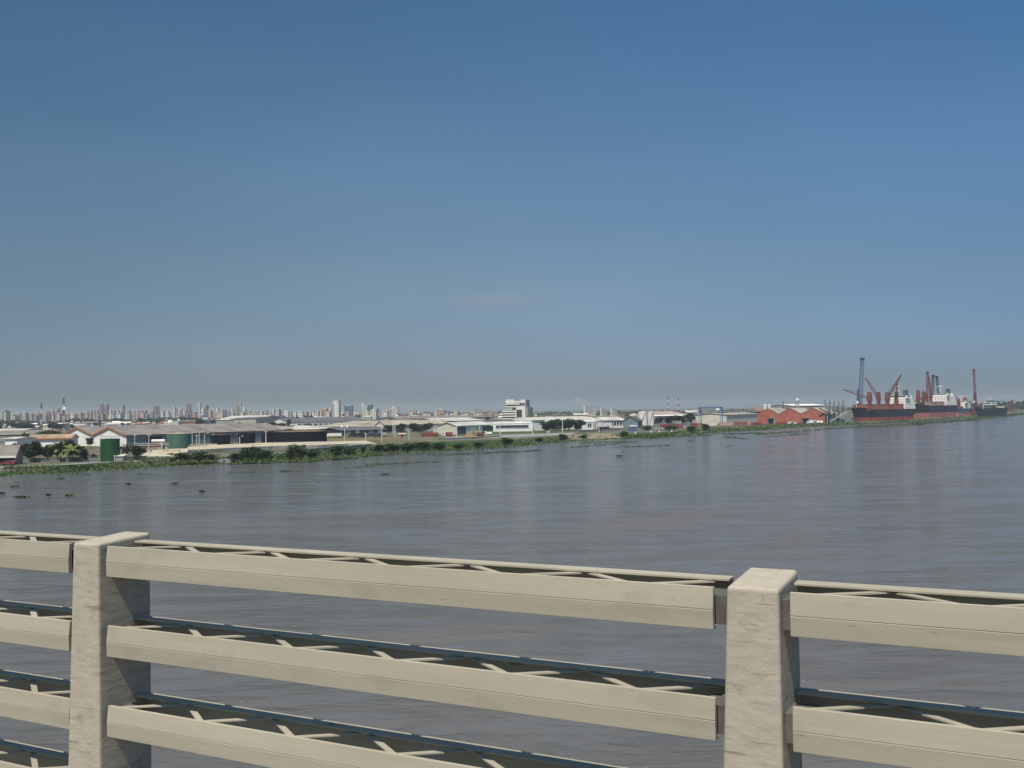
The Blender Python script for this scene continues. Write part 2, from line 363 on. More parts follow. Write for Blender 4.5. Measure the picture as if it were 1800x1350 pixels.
# paved and sandy aprons (sheets with a real edge)
def apron(name, pts, top, m, z0=-0.4, mside=None):
    mb = MB(); w_ = [GP(x, y, top) for x, y in pts]
    mb.prism([(p.x, p.y) for p in w_], z0, top, mside or CONC, m); return struct(mb.build(name))
ASPH = mat('port_asphalt', (0.12, 0.12, 0.12), 0.9, 0.2, 0.05)
GRASS = mat('rough_grass', (0.06, 0.10, 0.03), 0.95, 0.3, 0.15)
DRYG = mat('dry_grass', (0.17, 0.15, 0.07), 0.95, 0.25, 0.12)
apron('quay', [(330, 791), (400, 787.5), (480, 784), (560, 782), (612, 779.8), (662, 779.5), (642, 774.5), (570, 776), (470, 778), (400, 781), (330, 785)], LAND+1.4, CONCT)
apron('pavement', [(245, 803), (330, 799), (330, 788), (300, 789), (245, 792)], LAND+0.25, CONCT)
apron('path', [(-40, 823), (60, 820), (190, 813), (260, 810), (260, 808.6), (190, 811.4), (60, 818.2), (-40, 821)], LAND+0.06, CONC, LAND-.3)
apron('grass_field', [(570, 776), (700, 772), (860, 769), (860, 765), (740, 766), (640, 769), (560, 770.5)], LAND+0.012, DRYG, LAND-.3, DRYG)
apron('grass_lawn', [(815, 764), (1015, 758.5), (1015, 755.5), (815, 757)], LAND+0.016, GRASS, LAND-.3, GRASS)
apron('river_road', [(780, 772), (900, 768.5), (1010, 763.5), (1010, 760.5), (900, 763.5), (780, 768.5)], LAND+0.06, CONC, LAND-.3)
apron('port_yard', [(1130, 748), (1230, 748), (1330, 745), (1470, 743), (1500, 739), (1470, 727), (1280, 731), (1130, 737)], LAND+0.02, ASPH, LAND-.3, ASPH)

# ------------------------------------------------------------------ halls and sheds
def hall(name, label, cat, A, B, W, eave, ridge, axis='y', n=1, wall=WHITE, roof=ROOFG, trim=None, doors=(), strips=(), over=0.6, side=None, base=LAND, group=None, hip=0, back=None, sdoors=()):
    """A,B: (px, depth) of the front corners; W extent away; eave/ridge: world z"""
    a = XY(*A); b = XY(*B); d = (b-a); d.z = 0; L = d.length; rz = math.atan2(d.y, d.x)
    t = thing(name, label, cat, (a.x, a.y, base), rz, group)
    e = eave-base; h = ridge-base; side = side or wall
    mb = MB()
    if axis == 'y':
        g = L/n
        mb.poly([(0, 0, 0), (L, 0, 0), (L, 0, e)] + [q for k in range(n-1, -1, -1) for q in ([((k+.5)*g, 0, h)] + [(k*g, 0, e)])], wall)
        mb.poly([(0, W, 0), (0, W, e)] + [q for k in range(n) for q in ([((k+.5)*g, W, h)] + [((k+1)*g, W, e)])] + [(L, W, 0)], wall)
        mb.poly([(0, W, 0), (0, 0, 0), (0, 0, e), (0, W, e)], side); mb.poly([(L, 0, 0), (L, W, 0), (L, W, e), (L, 0, e)], side)
        mb.build('wall', t)
        rb = MB()
        for k in range(n):
            s = (h-e)/(g/2); ox0 = over if k == 0 else 0; ox1 = over if k == n-1 else 0
            rb.slab([(k*g-ox0, -over, e-s*ox0+.02), ((k+.5)*g, -over, h+.02), ((k+.5)*g, W+over, h+.02), (k*g-ox0, W+over, e-s*ox0+.02)], .18, roof)
            rb.slab([((k+.5)*g, -over, h+.02), ((k+1)*g+ox1, -over, e-s*ox1+.02), ((k+1)*g+ox1, W+over, e-s*ox1+.02), ((k+.5)*g, W+over, h+.02)], .18, roof)
        rb.build('roof', t)
        if trim:
            tb = MB(); wtr = 0.9
            for k in range(n):
                for (x0, z0, x1, z1) in ((k*g, e, (k+.5)*g, h), ((k+.5)*g, h, (k+1)*g, e)):
                    q = [(x0, z0-wtr*.5), (x1, z1-wtr*.5), (x1, z1+.25), (x0, z0+.25)]
                    tb.hexa([(q[0][0], -over-.12, q[0][1]), (q[1][0], -over-.12, q[1][1]), (q[1][0], -over-.02, q[1][1]), (q[0][0], -over-.02, q[0][1]),
                             (q[3][0], -over-.12, q[3][1]), (q[2][0], -over-.12, q[2][1]), (q[2][0], -over-.02, q[2][1]), (q[3][0], -over-.02, q[3][1])], trim)
            tb.build('roof_trim', t)
    else:
        if not hip:
            mb.box(0, L, 0.0, W, 0, e, wall)
            mb.poly([(0, 0, e), (0, W, e), (0, W/2, h)], side); mb.poly([(L, 0, e), (L, W/2, h), (L, W, e)], side)
        else: mb.box(0, L, 0.0, W, 0, e, wall)
        mb.build('wall', t)
        rb = MB(); s = (h-e)/(W/2)
        x0, x1 = -over, L+over; hi = hip
        rb.slab([(x0, -over, e-s*over+.02), (x1, -over, e-s*over+.02), (x1-hi, W/2, h+.02), (x0+hi, W/2, h+.02)], .18, roof)
        rb.slab([(x1, W+over, e-s*over+.02), (x0, W+over, e-s*over+.02), (x0+hi, W/2, h+.02), (x1-hi, W/2, h+.02)], .18, roof)
        if hip:
            rb.poly([(x0, -over, e-s*over), (x0+hi, W/2, h), (x0, W+over, e-s*over)], roof); rb.poly([(x1, -over, e-s*over), (x1, W+over, e-s*over), (x1-hi, W/2, h)], roof)
        rb.build('roof', t)
        if trim:
            tb = MB(); tb.box(x0, x1, -over-.14, -over-.02, e-s*over-.35, e-s*over+.2, trim); tb.build('roof_trim', t)
    for (u0, u1, hh, m) in doors:
        db = MB(); db.box(u0*L, u1*L, -.12, -.03, 0.02, hh, m)
        dr = db.build('door', t)
        fb = MB(); fb.box(u0*L-.3, u1*L+.3, -.2, -.03, hh+.01, hh+.3, STEELG); fb.box(u0*L-.3, u0*L-.01, -.2, -.03, 0.02, hh, STEELG); fb.box(u1*L+.01, u1*L+.3, -.2, -.03, 0.02, hh, STEELG)
        fb.build('frame', dr)
    for (u0, u1, hh, m) in sdoors:
        db = MB(); db.box(L+.03, L+.12, u0*W, u1*W, 0.02, hh, m); db.build('door', t)
    for (u0, u1, z0, z1, m, cnt) in strips:
        wd = (u1-u0)*L/cnt
        for k in range(cnt):
            x = u0*L+k*wd; g_ = wd*0.12 if cnt > 1 else 0
            db = MB(); db.box(x+g_, x+wd-g_, -.10, -.03, z0, z1, m); wnd = db.build('window', t)
            sb = MB(); sb.box(x+g_-.1, x+wd-g_+.1, -.28, -.03, z0-.18, z0-.01, WHITE); sb.build('sill', wnd)
    return t

# twin-gabled depot behind the green tanks
zE = ZT(222, 765, 485); zR = ZT(163, 751, 500)
hall('warehouse', 'white twin-gabled warehouse with orange-red roof edges, behind the dark green tank', 'warehouse', (110, 522), (222, 485), 95, zE, zR, 'y', 2,
     WHITE, ROOFG, ORANGE, side=BLUEG, sdoors=[(0.12, 0.2, 4.5, DARK), (0.5, 0.58, 4.5, DARK)])  # long side wall is blue-grey because its shade is put into the colour
hall('storage_shed', 'long grey shed roof running behind the pale green tank', 'shed', (236, 540), (392, 560), 60, ZT(300, 760.5, 545), ZT(300, 748.5, 575), 'x', 1, BLUEG, ROOFG, doors=[(0.1, 0.17, 4, DARK), (0.62, 0.7, 4, DARK)])
hall('storage_shed', 'beige hipped shed roof behind the two smaller black tanks', 'shed', (372, 600), (486, 600), 70, ZT(430, 756.5, 600), ZT(430, 746, 635), 'x', 1, BLUEG, ROOFB, hip=20, doors=[(0.3, 0.42, 4, DARK)])
hall('storage_shed', 'low beige shed roof behind the widest black tank', 'shed', (478, 640), (556, 640), 60, ZT(500, 755.5, 640), ZT(500, 749, 670), 'x', 1, GREYW, ROOFL, hip=12)
hall('gatehouse', 'small white hut with gabled front between two black tanks', 'hut', (401, 585), (411, 586), 7, ZT(405, 761.5, 585), ZT(405, 759.5, 585), 'y', 1, WHITE, WHITE)
hall('depot_building', 'long white building with tan roof behind the dark trees', 'building', (50, 450), (125, 450), 7, ZT(52, 770.5, 450), ZT(52, 764, 460), 'x', 1, WHITE, mat('tan_roof_sheet', (.36, .27, .18), .8, .2, .2), ORANGE)
hall('open_shed', 'low brown-roofed open shed with dark bay at the left edge', 'shed', (-30, 322), (27, 322), 5, ZT(10, 799, 322), ZT(5, 783, 325), 'x', 1, GREYW, ROOFG, doors=[(0.1, 0.97, 3.2, DARK)], trim=WHITE)
hall('white_shed', 'small white block with grey roof left of the dark trees', 'shed', (9, 400), (30, 398), 10, ZT(15, 771.5, 400), ZT(15, 769, 404), 'x', 1, WHITE, ROOFL)
hall('storage_shed', 'low grey shed behind the left trees below the first mast', 'shed', (-40, 640), (58, 640), 40, ZT(30, 764, 640), ZT(30, 757, 655), 'x', 1, GREYW, ROOFG)
hall('storage_shed', 'pale curved-looking shed roofs at the far left', 'shed', (-30, 760), (36, 760), 40, ZT(20, 758, 760), ZT(20, 754, 780), 'x', 2, GREYW, ROOFL)
# far grey hall complex
Yc = 1120
hall('concrete_hall', 'big grey concrete hall with sloping pale roof edge in front of the towers', 'hall', (405, Yc), (450, Yc-20), 60, ZT(430, 736, Yc), ZT(430, 733, Yc), 'x', 1, mat('beige_render', (.40, .38, .33), .85, .1, .1), ROOFD)
hall('concrete_hall', 'shaded windowless grey hall right of the beige concrete hall', 'hall', (450, Yc-10), (505, Yc+60), 50, ZT(470, 737, Yc), ZT(460, 730.5, Yc), 'y', 1, GREYW, ROOFL)
hall('store_building', 'dark blue roofed store left of the grey concrete hall', 'building', (349, 1250), (392, 1250), 40, ZT(370, 745, 1250), ZT(370, 737.5, 1270), 'x', 1, GREYW, ROOFBL)
hall('store_building', 'low building with two white wall panels beside the dark blue roof', 'building', (314, 1240), (348, 1240), 30, ZT(330, 741, 1240), ZT(330, 739, 1250), 'x', 1, TERRA, ROOFG, doors=[(0.02, 0.25, 3.3, WHITE), (0.75, 0.98, 3.3, WHITE)])
hall('store_building', 'low red and white striped building left of the beige hall', 'building', (392, 1190), (409, 1190), 20, ZT(400, 740, 1190), ZT(400, 738, 1195), 'x', 1, TERRA, WHITE)
hall('long_hall', 'long slate-grey roof over a white wall behind the black tanks', 'hall', (508, 1040), (645, 1080), 70, ZT(560, 741.5, 1040), ZT(560, 734, 1075), 'x', 1, WHITE, ROOFD, strips=[(0.1, 0.9, 2.2, 3.6, GLASS, 12)])
hall('storage_shed', 'wide beige roofed shed above the parked trucks', 'shed', (556, 760), (628, 720), 50, ZT(590, 750, 740), ZT(590, 741, 760), 'x', 1, GREYW, ROOFB, hip=14)
hall('storage_shed', 'white hipped roof shed between beige and grey sheds', 'shed', (612, 780), (660, 770), 50, ZT(630, 749, 780), ZT(630, 740, 800), 'x', 1, GREYW, ROOFL, hip=16)
hall('open_market_shed', 'low purple-grey open shed with dark bays above the parked trucks', 'shed', (600, 640), (680, 660), 30, ZT(640, 756, 645), ZT(640, 751, 660), 'x', 1, DARK, ROOFD, doors=[(k/10+.01, k/10+.08, 3.3, m_) for k, m_ in zip(range(10), [DARK, GREYW, DARK, WHITE, DARK, DARK, GREYW, DARK, CREAM, DARK])])
hall('storage_shed', 'yellowish gabled shed end above the tall white pole', 'shed', (660, 730), (677, 722), 60, ZT(668, 747, 730), ZT(668, 740, 730), 'y', 1, CREAM, ROOFB)
hall('storage_shed', 'grey-roofed shed right of the yellowish gable', 'shed', (680, 760), (722, 780), 60, ZT(700, 745, 770), ZT(700, 739, 790), 'x', 1, BLUEG, ROOFG, over=1)
hall('storage_shed', 'grey shed with white verge left of the white warehouse', 'shed', (722, 800), (765, 830), 60, ZT(740, 743, 800), ZT(740, 737, 820), 'x', 1, CREAM, ROOFG, trim=WHITE)
hall('storage_shed', 'wide grey shed with pale roof behind the white warehouse', 'shed', (775, 860), (852, 880), 70, ZT(800, 740, 860), ZT(800, 734.5, 900), 'x', 1, ROOFBL, ROOFL)
hall('storage_shed', 'long low grey roof far behind the white warehouse', 'shed', (700, 1180), (868, 1240), 70, ZT(780, 735, 1180), ZT(780, 731.5, 1210), 'x', 1, GREYW, ROOFG)
# white warehouse
hall('warehouse', 'white gabled warehouse with dark door and pale panel, left of the striped office block', 'warehouse', (769, 640), (803, 630), 34, ZT(803, 749, 618), ZT(787, 742.5, 636), 'y', 1,
     CREAM, ROOFL, side=WHITE, sdoors=[(0.02, 0.26, 4.6, TEAL), (0.74, 0.99, 4.6, TEAL)])
hall('lean_to', 'small cream lean-to against the left end of the white warehouse', 'shed', (761, 652), (768.8, 646), 20, ZT(765, 750, 665), ZT(765, 747, 665), 'x', 1, CREAM, ROOFL, over=.2)
# white complex right of it
t = hall('white_hall', 'low white hall with long dark blue window strip below the office block', 'hall', (867, 690), (936, 690), 30, ZT(900, 744.5, 690), ZT(900, 743.5, 692), 'x', 1, WHITE, WHITE, strips=[(0.07, 0.90, ZT(900, 752, 690)-LAND, ZT(900, 747.5, 690)-LAND, mat('navy_window_glass', (.03, .04, .10), .2, .3, .3, spec=.4), 1)], over=.2)
hall('roof_hall', 'tan pitched roof hall between office block and white window-strip hall', 'hall', (888, 740), (950, 738), 50, ZT(920, 744, 740), ZT(918, 735.5, 740), 'y', 1, ROOFB, ROOFL, over=1)
hall('white_hall', 'tall plain white hall wall beside the big dark trees', 'hall', (934, 705), (958, 712), 60, ZT(945, 739, 705), ZT(945, 736, 730), 'x', 1, WHITE, ROOFL)
hall('long_hall', 'very long pale low-pitched roof above the big dark trees', 'hall', (958, 730), (1076, 760), 80, ZT(1000, 741, 730), ZT(1000, 732.5, 790), 'x', 1, WHITE, ROOFL)
hall('white_hall', 'white facade with dark window openings right of the big trees', 'hall', (1024, 700), (1050, 702), 20, ZT(1030, 741.5, 700), ZT(1030, 740, 706), 'x', 1, WHITE, WHITE, strips=[(0.33, 0.62, 2.2, 4.6, GLASS, 2), (0.7, 0.95, 1.2, 4.8, GREYW, 2)], over=.3)
hall('long_hall', 'white-roofed hall with a row of dark windows left of the white tanks', 'hall', (1062, 760), (1100, 765), 30, ZT(1080, 739, 760), ZT(1080, 733, 775), 'x', 1, WHITE, ROOFL, strips=[(0.3, 0.98, 2.0, 5.0, GLASS, 5)])
hall('blue_grey_shed', 'blue-grey shed with dark gable in front of the white tanks', 'shed', (1096, 735), (1121, 728), 7, ZT(1108, 739.5, 730), ZT(1108, 731.5, 735), 'y', 1, BLUEG, ROOFD)
hall('shutter_hut', 'small blue hut with white top near the water', 'hut', (1107.5, 640), (1120, 640), 6, ZT(1112, 749.5, 640), ZT(1112, 748.5, 642), 'x', 1, mat('blue_shutter_paint', (.08, .12, .20), .6, .1, .5), WHITE, over=.1)
hall('long_hall', 'long salmon-roofed hall right of the white tanks', 'hall', (1150, 1130), (1207, 1150), 60, ZT(1180, 729, 1130), ZT(1180, 723, 1160), 'x', 1, TERRA, mat('salmon_roof_sheet', (.45, .33, .28), .8, .15, .1), WHITE)
hall('long_hall', 'pale low hall behind trees left of the blue gantry crane', 'hall', (1150, 1080), (1202, 1085), 20, ZT(1180, 731, 1080), ZT(1180, 729.5, 1080), 'x', 1, GREYW, WHITE)
hall('storage_shed', 'far pale shed roof just left of the blue gantry crane', 'shed', (1207, 1300), (1226, 1300), 30, ZT(1215, 725, 1300), ZT(1215, 721.5, 1310), 'x', 1, GREYW, ROOFL)
hall('storage_shed', 'dark roofed shed seen through the blue gantry crane', 'shed', (1236, 1150), (1262, 1150), 30, ZT(1250, 727, 1150), ZT(1250, 720.5, 1165), 'x', 1, CREAM, ROOFD)
hall('warehouse', 'cream warehouse left of the red brick warehouses', 'warehouse', (1277, 870), (1336, 930), 30, ZT(1290, 729, 870), ZT(1290, 726, 885), 'x', 1, CREAM, ROOFB)
hall('storage_shed', 'long dark roof behind the cream warehouse', 'shed', (1272, 1150), (1345, 1190), 40, ZT(1300, 724.5, 1150), ZT(1300, 722.5, 1160), 'x', 1, DARK, ROOFD)
# red brick warehouses: three gables
zv = ZT(1367, 728, 800); zp = ZT(1386, 717.5, 800)
t = hall('brick_warehouse', 'triple-gabled red brick warehouse with blue-framed doorways by the river', 'warehouse', (1331, 835), (1450, 800), 29, zv, zp, 'y', 3, REDB, ROOFB, over=.3,
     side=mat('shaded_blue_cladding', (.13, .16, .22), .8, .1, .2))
L_ = (XY(1450, 800)-XY(1331, 835)).length
for u in (0.22, 0.735):
    f = MB(); x = u*L_
    for s in (-1, 1):
        f.hexa([(x+s*2.2-(.01 if s < 0 else 0), -1.6, 0.02), (x+s*3.9, -.35, .02), (x+s*3.9, -.05, .02), (x+s*2.2, -.05, .02), (x+s*2.2, -1.6, 4.4), (x+s*3.9, -.35, 4.0), (x+s*3.9, -.05, 4.0), (x+s*2.2, -.05, 4.4)], BLUEG)
    f.box(x-2.9, x+2.9, -2.0, -.05, 4.45, 4.75, STEELG); dr = f.build('door_canopy', t)
    g = MB(); g.box(x-2.1, x+2.1, -.14, -.04, .02, 4.3, DARK); g.build('doorway', dr)

# office block with white and dark bands
def office():
    Y = 980; a = XY(880.5, Y); b = XY(929, Y); s = (b-a).length/48.5      # metres per photo pixel
    t = thing('office_block', 'tall white office block with dark window bands and blue tower, right of the white warehouse', 'office building', (a.x, Y, LAND), 0)
    def z(py): return ZT(900, py, Y)-LAND
    def X(px): return (px-880.5)*s
    W = mat('office_white_paint', (.78, .76, .68), .7, .05, .1); G = mat('office_dark_glass', (.045, .05, .07), .2, .2, .2, spec=.5)
    PU = mat('office_shaded_grey', (.12, .115, .14), .8, .15, .2); BT = mat('office_shaded_teal', (.06, .085, .11), .7, .15, .2)  # side shade put into these dark colours of the right-hand wing and tower
    m = MB(); m.box(X(882.5), X(907), 0.4, 14, 0, z(722), G); m.box(X(890), X(918), 0.41, 13.9, 0, z(704), G); m.build('core', t)
    for (x0, x1, y0, y1) in ((883, 908, 721.5, 724), (883, 908, 726, 728.3), (883, 907, 730.5, 732.6), (883, 904, 735, 737), (883, 890, 739.5, 741.5),
                             (890, 914, 709, 711.3), (890, 918, 714, 716.2), (890, 901, 718, 720)):
        q = MB(); q.box(X(x0), X(x1), 0, 13, z(y1), z(y0), W); q.build('white_band', t)
    q = MB(); q.box(X(889.5), X(904), -.1, 12, z(709), z(702.2), W); q.box(X(904.01), X(917), 0, 12, z(708), z(704.5), W); q.box(X(916.5), X(923.5), -.15, 9, z(708.6), z(702.8), W)
    q.build('penthouse', t)
    q = MB(); q.box(X(907.5), X(922), -.3, 10, z(720.5), z(713.8), W); q.box(X(918), X(924), -.35, 10, z(735), z(713.9), W); q.box(X(906), X(908), -.3, 10, z(735), z(720.6), W)
    q.build('stair_tower', t)
    q = MB(); q.box(X(908), X(918), .1, 10, 0, z(720.7), G); q.build('window', t)
    q = MB(); q.box(X(914), X(923), .05, 9, z(713.5), z(708.8), PU); q.build('window', t)
    q = MB(); q.box(X(924), X(932), .5, 16, 0, z(714), PU)
    for k in range(5): q.box(X(924.8), X(928), .38, .48, z(718.5+k*3.4), z(717+k*3.4), CREAM)
    q.build('side_wing', t)
    q = MB(); q.box(X(925.5), X(932), 4, 12, z(714)+.02, z(703.5), BT); q.box(X(932.01), X(937), 1, 12, 0, z(716), BT); q.build('side_tower', t)
office()

# ------------------------------------------------------------------ tanks
def tank(name, label, x0, x1, ytop, ybase, m, rail=True, roofm=None, cone=0.3, Y=None, group=None, stairs=True):
    c = GP((x0+x1)/2, ybase) if Y is None else XY((x0+x1)/2, Y)
    r = (x1-x0)/2*c.y/FPX; c = c+Vector((0, r*.6, 0)); h = ZT((x0+x1)/2, ytop, c.y)-LAND
    t = thing(name, label, 'tank', (c.x, c.y, LAND), 0, group)
    q = MB(); q.cyl((0, 0, 0), r, h, m, 40, cap=False)
    nb = 4
    for k in range(1, nb): q.cyl((0, 0, h*k/nb-.05), r+.035, .1, m, 40)
    q.build('shell', t)
    q = MB(); q.cyl((0, 0, h), r, max(.02, cone), roofm or m, 40, r2=.2); q.cyl((0, 0, h-.12), r+.1, .115, roofm or m, 40); q.build('roof', t)
    if rail:
        q = MB(); n = 24
        for k in range(n):
            a = 2*math.pi*k/n; b = 2*math.pi*(k+1)/n
            q.tube((r*math.cos(a), r*math.sin(a), h), (r*math.cos(a), r*math.sin(a), h+.9), .03, STEELG, 4)
            q.tube((r*math.cos(a), r*math.sin(a), h+.9), (r*math.cos(b), r*math.sin(b), h+.9), .035, STEELG, 4)
        q.build('guard_rail', t)
    if stairs:
        q = MB(); n = 16
        for k in range(n):
            a = -2.2+1.0*k/n; z = h*k/n; q.box((r+.1)*math.cos(a)-.3, (r+.1)*math.cos(a)+.3, (r+.4)*math.sin(a)-.2, (r+.4)*math.sin(a)+.2, z+.1, z+.16, STEELG)
            a2 = -2.2+1.0*(k+1)/n
            q.tube(((r+.7)*math.cos(a), (r+.7)*math.sin(a), z+1), ((r+.7)*math.cos(a2), (r+.7)*math.sin(a2), z+h/n+1), .035, STEELG, 4)
        q.build('stair', t)
    return t
tank('storage_tank', 'dark green round tank beside the small white hut', 173.5, 206, 771.5, 811, GREEN1, stairs=False, cone=.15)
tank('storage_tank', 'pale green round tank in front of the grey shed', 289, 332, 762, 787, GREEN2, rail=True, stairs=False, roofm=mat('tan_tank_roof', (.45, .40, .30), .7, .15, .5), cone=.35)
tank('storage_tank', 'leftmost of the black tanks, with brownish rim', 372, 402, 764, 784, BLACKT, roofm=RUST, cone=.3, rail=False, stairs=False)
tank('storage_tank', 'second black tank from the left, beside the white hut', 416, 446, 761.5, 780, BLACKT, cone=.3, rail=False, stairs=False)
tank('storage_tank', 'narrow black tank just left of the widest one', 458, 481, 760, 779.5, BLACKT, cone=.3, rail=False, stairs=False)
tank('storage_tank', 'widest black tank, at the right end of the row', 478, 569, 758, 780, BLACKT, roofm=mat('rusty_tank_rim', (.22, .15, .09), .8, .2, .4), cone=.5, rail=False, stairs=False)
tank('white_silo', 'lowest, leftmost of the three white tanks', 1107, 1123, 728.5, 745, WHITET, rail=False, Y=870, cone=.8)
tank('white_silo', 'middle and widest of the three white tanks', 1122.5, 1139.5, 724.5, 745, WHITET, Y=850, cone=.8)
tank('white_silo', 'rightmost of the three white tanks, with roof cap', 1139.5, 1150.5, 724, 745, WHITET, Y=845, cone=.5)
tank('white_silo', 'left one of two small white silos behind the brick warehouse', 1343, 1349.5, 711.5, 745, WHITET, Y=1050, cone=.8, rail=False, stairs=False)
tank('white_silo', 'right one of two small white silos behind the brick warehouse', 1350.5, 1356.5, 712, 745, WHITET, Y=1055, cone=.8, rail=False, stairs=False)

# white hut by the dark green tank
p = GP(189.5, 811); t = thing('white_hut', 'small white hut with open doorway at the foot of the dark green tank', 'hut', (p.x, p.y, LAND), R(-8))
q = MB(); q.box(0, .45, 0, 3, 0, 1.7, WHITE); q.box(1.95, 2.4, 0, 3, 0, 1.7, WHITE); q.box(.45, 1.95, 2.8, 3, 0, 1.7, WHITE)
q.poly([(0, 0, 1.7), (2.4, 0, 1.7), (1.2, 0, 2.2)], WHITE); q.box(2.4, 5.2, .3, 3, 0, 1.5, GREYW); q.build('wall', t)
q = MB(); q.slab([(-.2, -.2, 1.65), (1.2, -.2, 2.25), (1.2, 3.2, 2.25), (-.2, 3.2, 1.65)], .1, WHITE); q.slab([(1.2, -.2, 2.25), (2.6, -.2, 1.65), (2.6, 3.2, 1.65), (1.2, 3.2, 2.25)], .1, WHITE)
q.slab([(2.4, 0, 1.6), (5.4, 0, 1.6), (5.4, 3.2, 2.1), (1.8, 3.2, 2.1)], .1, CREAM); q.build('roof', t)
q = MB(); q.box(.5, 1.9, 1.2, 1.3, 0.01, 1.6, DARK); q.build('door', t)

# ------------------------------------------------------------------ poles
def pole_mesh(kind):
    pass
def pole(px, yt, yb, label, lamp='arm', Y=None):
    c = GP(px, yb) if Y is None else XY(px, Y); h = ZT(px, yt, c.y)-LAND; r = 0.16*c.y/420
    t = thing('lamp_post' if lamp else 'utility_pole', label, 'lamp post' if lamp else 'pole', (c.x, c.y, LAND), 0, 'tall pale poles along the river bank')
    q = MB(); q.cyl((0, 0, 0), r*1.2, h, POLE, 8, r2=r*.8); q.build('pole', t)
    if lamp == 'arm':
        q = MB(); q.tube((0, 0, h-.1), (1.0, 0, h+.35), .06, STEELG, 5); q.build('arm', t)
        q = MB(); q.box(.9, 1.7, -.2, .2, h+.28, h+.45, WHITE); q.build('lamp_head', t)
    elif lamp == 'twin':
        q = MB(); q.tube((-1.5, 0, h), (1.5, 0, h), .07, STEELG, 5); q.build('crossbar', t)
        for s in (-1.3, 1.3):
            q = MB(); q.hexa([(s-.45, -.35, h+.05), (s+.45, -.35, h+.05), (s+.45, .1, h+.05), (s-.45, .1, h+.05), (s-.45, -.15, h+.75), (s+.45, -.15, h+.75), (s+.45, .15, h+.75), (s-.45, .15, h+.75)], SHIPW); q.build('floodlight', t)
    else:
        q = MB(); q.box(-.9, .9, -.06, .06, h-.6, h-.45, POLE); q.build('crossarm', t)
for a in [(87, 787, 811, 'white pole in front of the left dark trees', None), (125, 779, 811, 'taller white pole beside the two palms', None), (75, 784, 811, 'thin grey pole at the left trees', None),
          (237, 763, 786, 'pole rising from the grey-brown tree beside the pipe rack', None), (262, 762, 803, 'tall pole left of the pale green tank, nearest the water', None),
          (284, 777, 798, 'short pole in front of the pipe rack', None), (338, 757, 785, 'pale pole just right of the pale green tank', None), (350.5, 760, 798, 'grey pole between pale green and first black tank', 'arm'),
          (360, 763, 798, 'lamp pole left of the first black tank', 'arm'), (346, 764, 783, 'thin bluish pole behind the lamp poles by the green tank', None), (375, 762, 784, 'thick pale post against the first black tank', None), (418.5, 761, 780, 'pale post at the left of second black tank', None),
          (421.5, 768, 787, 'short lamp pole in front of second black tank', 'arm'), (461, 760, 778, 'left pale post by the narrow black tank', None), (467.5, 757, 784, 'right taller pale post by the narrow black tank', None),
          (538, 760, 780, 'pale pole with lamp against the widest black tank', 'arm'), (606, 751, 776, 'pole with twin floodlights above the parked trucks', 'twin'), (643, 761, 778, 'short thin pole right of the twin floodlights', None),
          (671.5, 748, 778, 'tallest pale pole, under the yellowish gable', None), (691, 746, 762, 'left thin pole by the green clearing', None), (694.5, 745, 768, 'right thin pole by the green clearing', None),
          (719, 757, 773, 'pole right of the orange kiosk', 'arm'), (802.5, 748, 768, 'thin pole at the corner of the white warehouse', None), (843.5, 745, 765, 'thin pole in front of the white warehouse side', None),
          (879, 745, 767, 'pole left of the blue window strip', 'arm'), (936.5, 743, 764, 'pole at the white hall corner', None), (989, 737, 762, 'tall pale pole in front of the big dark trees', 'arm'), (1053, 745, 759, 'pale pole by the slanted white canopy', None),
          (848, 744, 760, 'second thin pole against the white warehouse side', None)]:
    pole(a[0], a[1], a[2], a[3], a[4])

# ------------------------------------------------------------------ masts
def mast(label, px, yt, yb, Y, w_, dish=False, cat='mast'):
    w_ *= .72; c = XY(px, Y); z0 = LAND; h = ZT(px, yt, Y)-z0
    t = thing('lattice_mast', label, cat, (c.x, c.y, z0)); n = 7
    for k in range(n):
        q = MB(); a, b = h*k/n, h*(k+1)/n; wa = w_*(1-.55*k/n); wb = w_*(1-.55*(k+1)/n)
        q.lattice((0, 0, a), (0, 0, b), wa, wb, (MASTR, MASTW)[k % 2] if k < n-1 else NAVY, 4, .055*Y/400)
        q.build('mast_section', t)
    q = MB(); q.tube((0, 0, h), (0, 0, h+3), .05*Y/500, STEELG, 4); q.build('antenna', t)
    if dish:
        q = MB(); q.tube((w_*.6, -.5, h*.76), (w_*.6, -1.1, h*.76), .9, SHIPW, 12, r2=1.0); q.build('dish', t)
mast('left red and white lattice mast above the sheds', 73, 709, 758, 640, 1.7)
mast('taller red and white lattice mast with a white dish', 112, 700, 754, 640, 2.2, True)
mast('fainter slender mast left of the pair above the salmon-roofed hall', 1174, 697, 721, 1500, 2.6)
mast('stronger slender mast right of the pair above the salmon-roofed hall', 1193, 699, 721, 1350, 2.8)

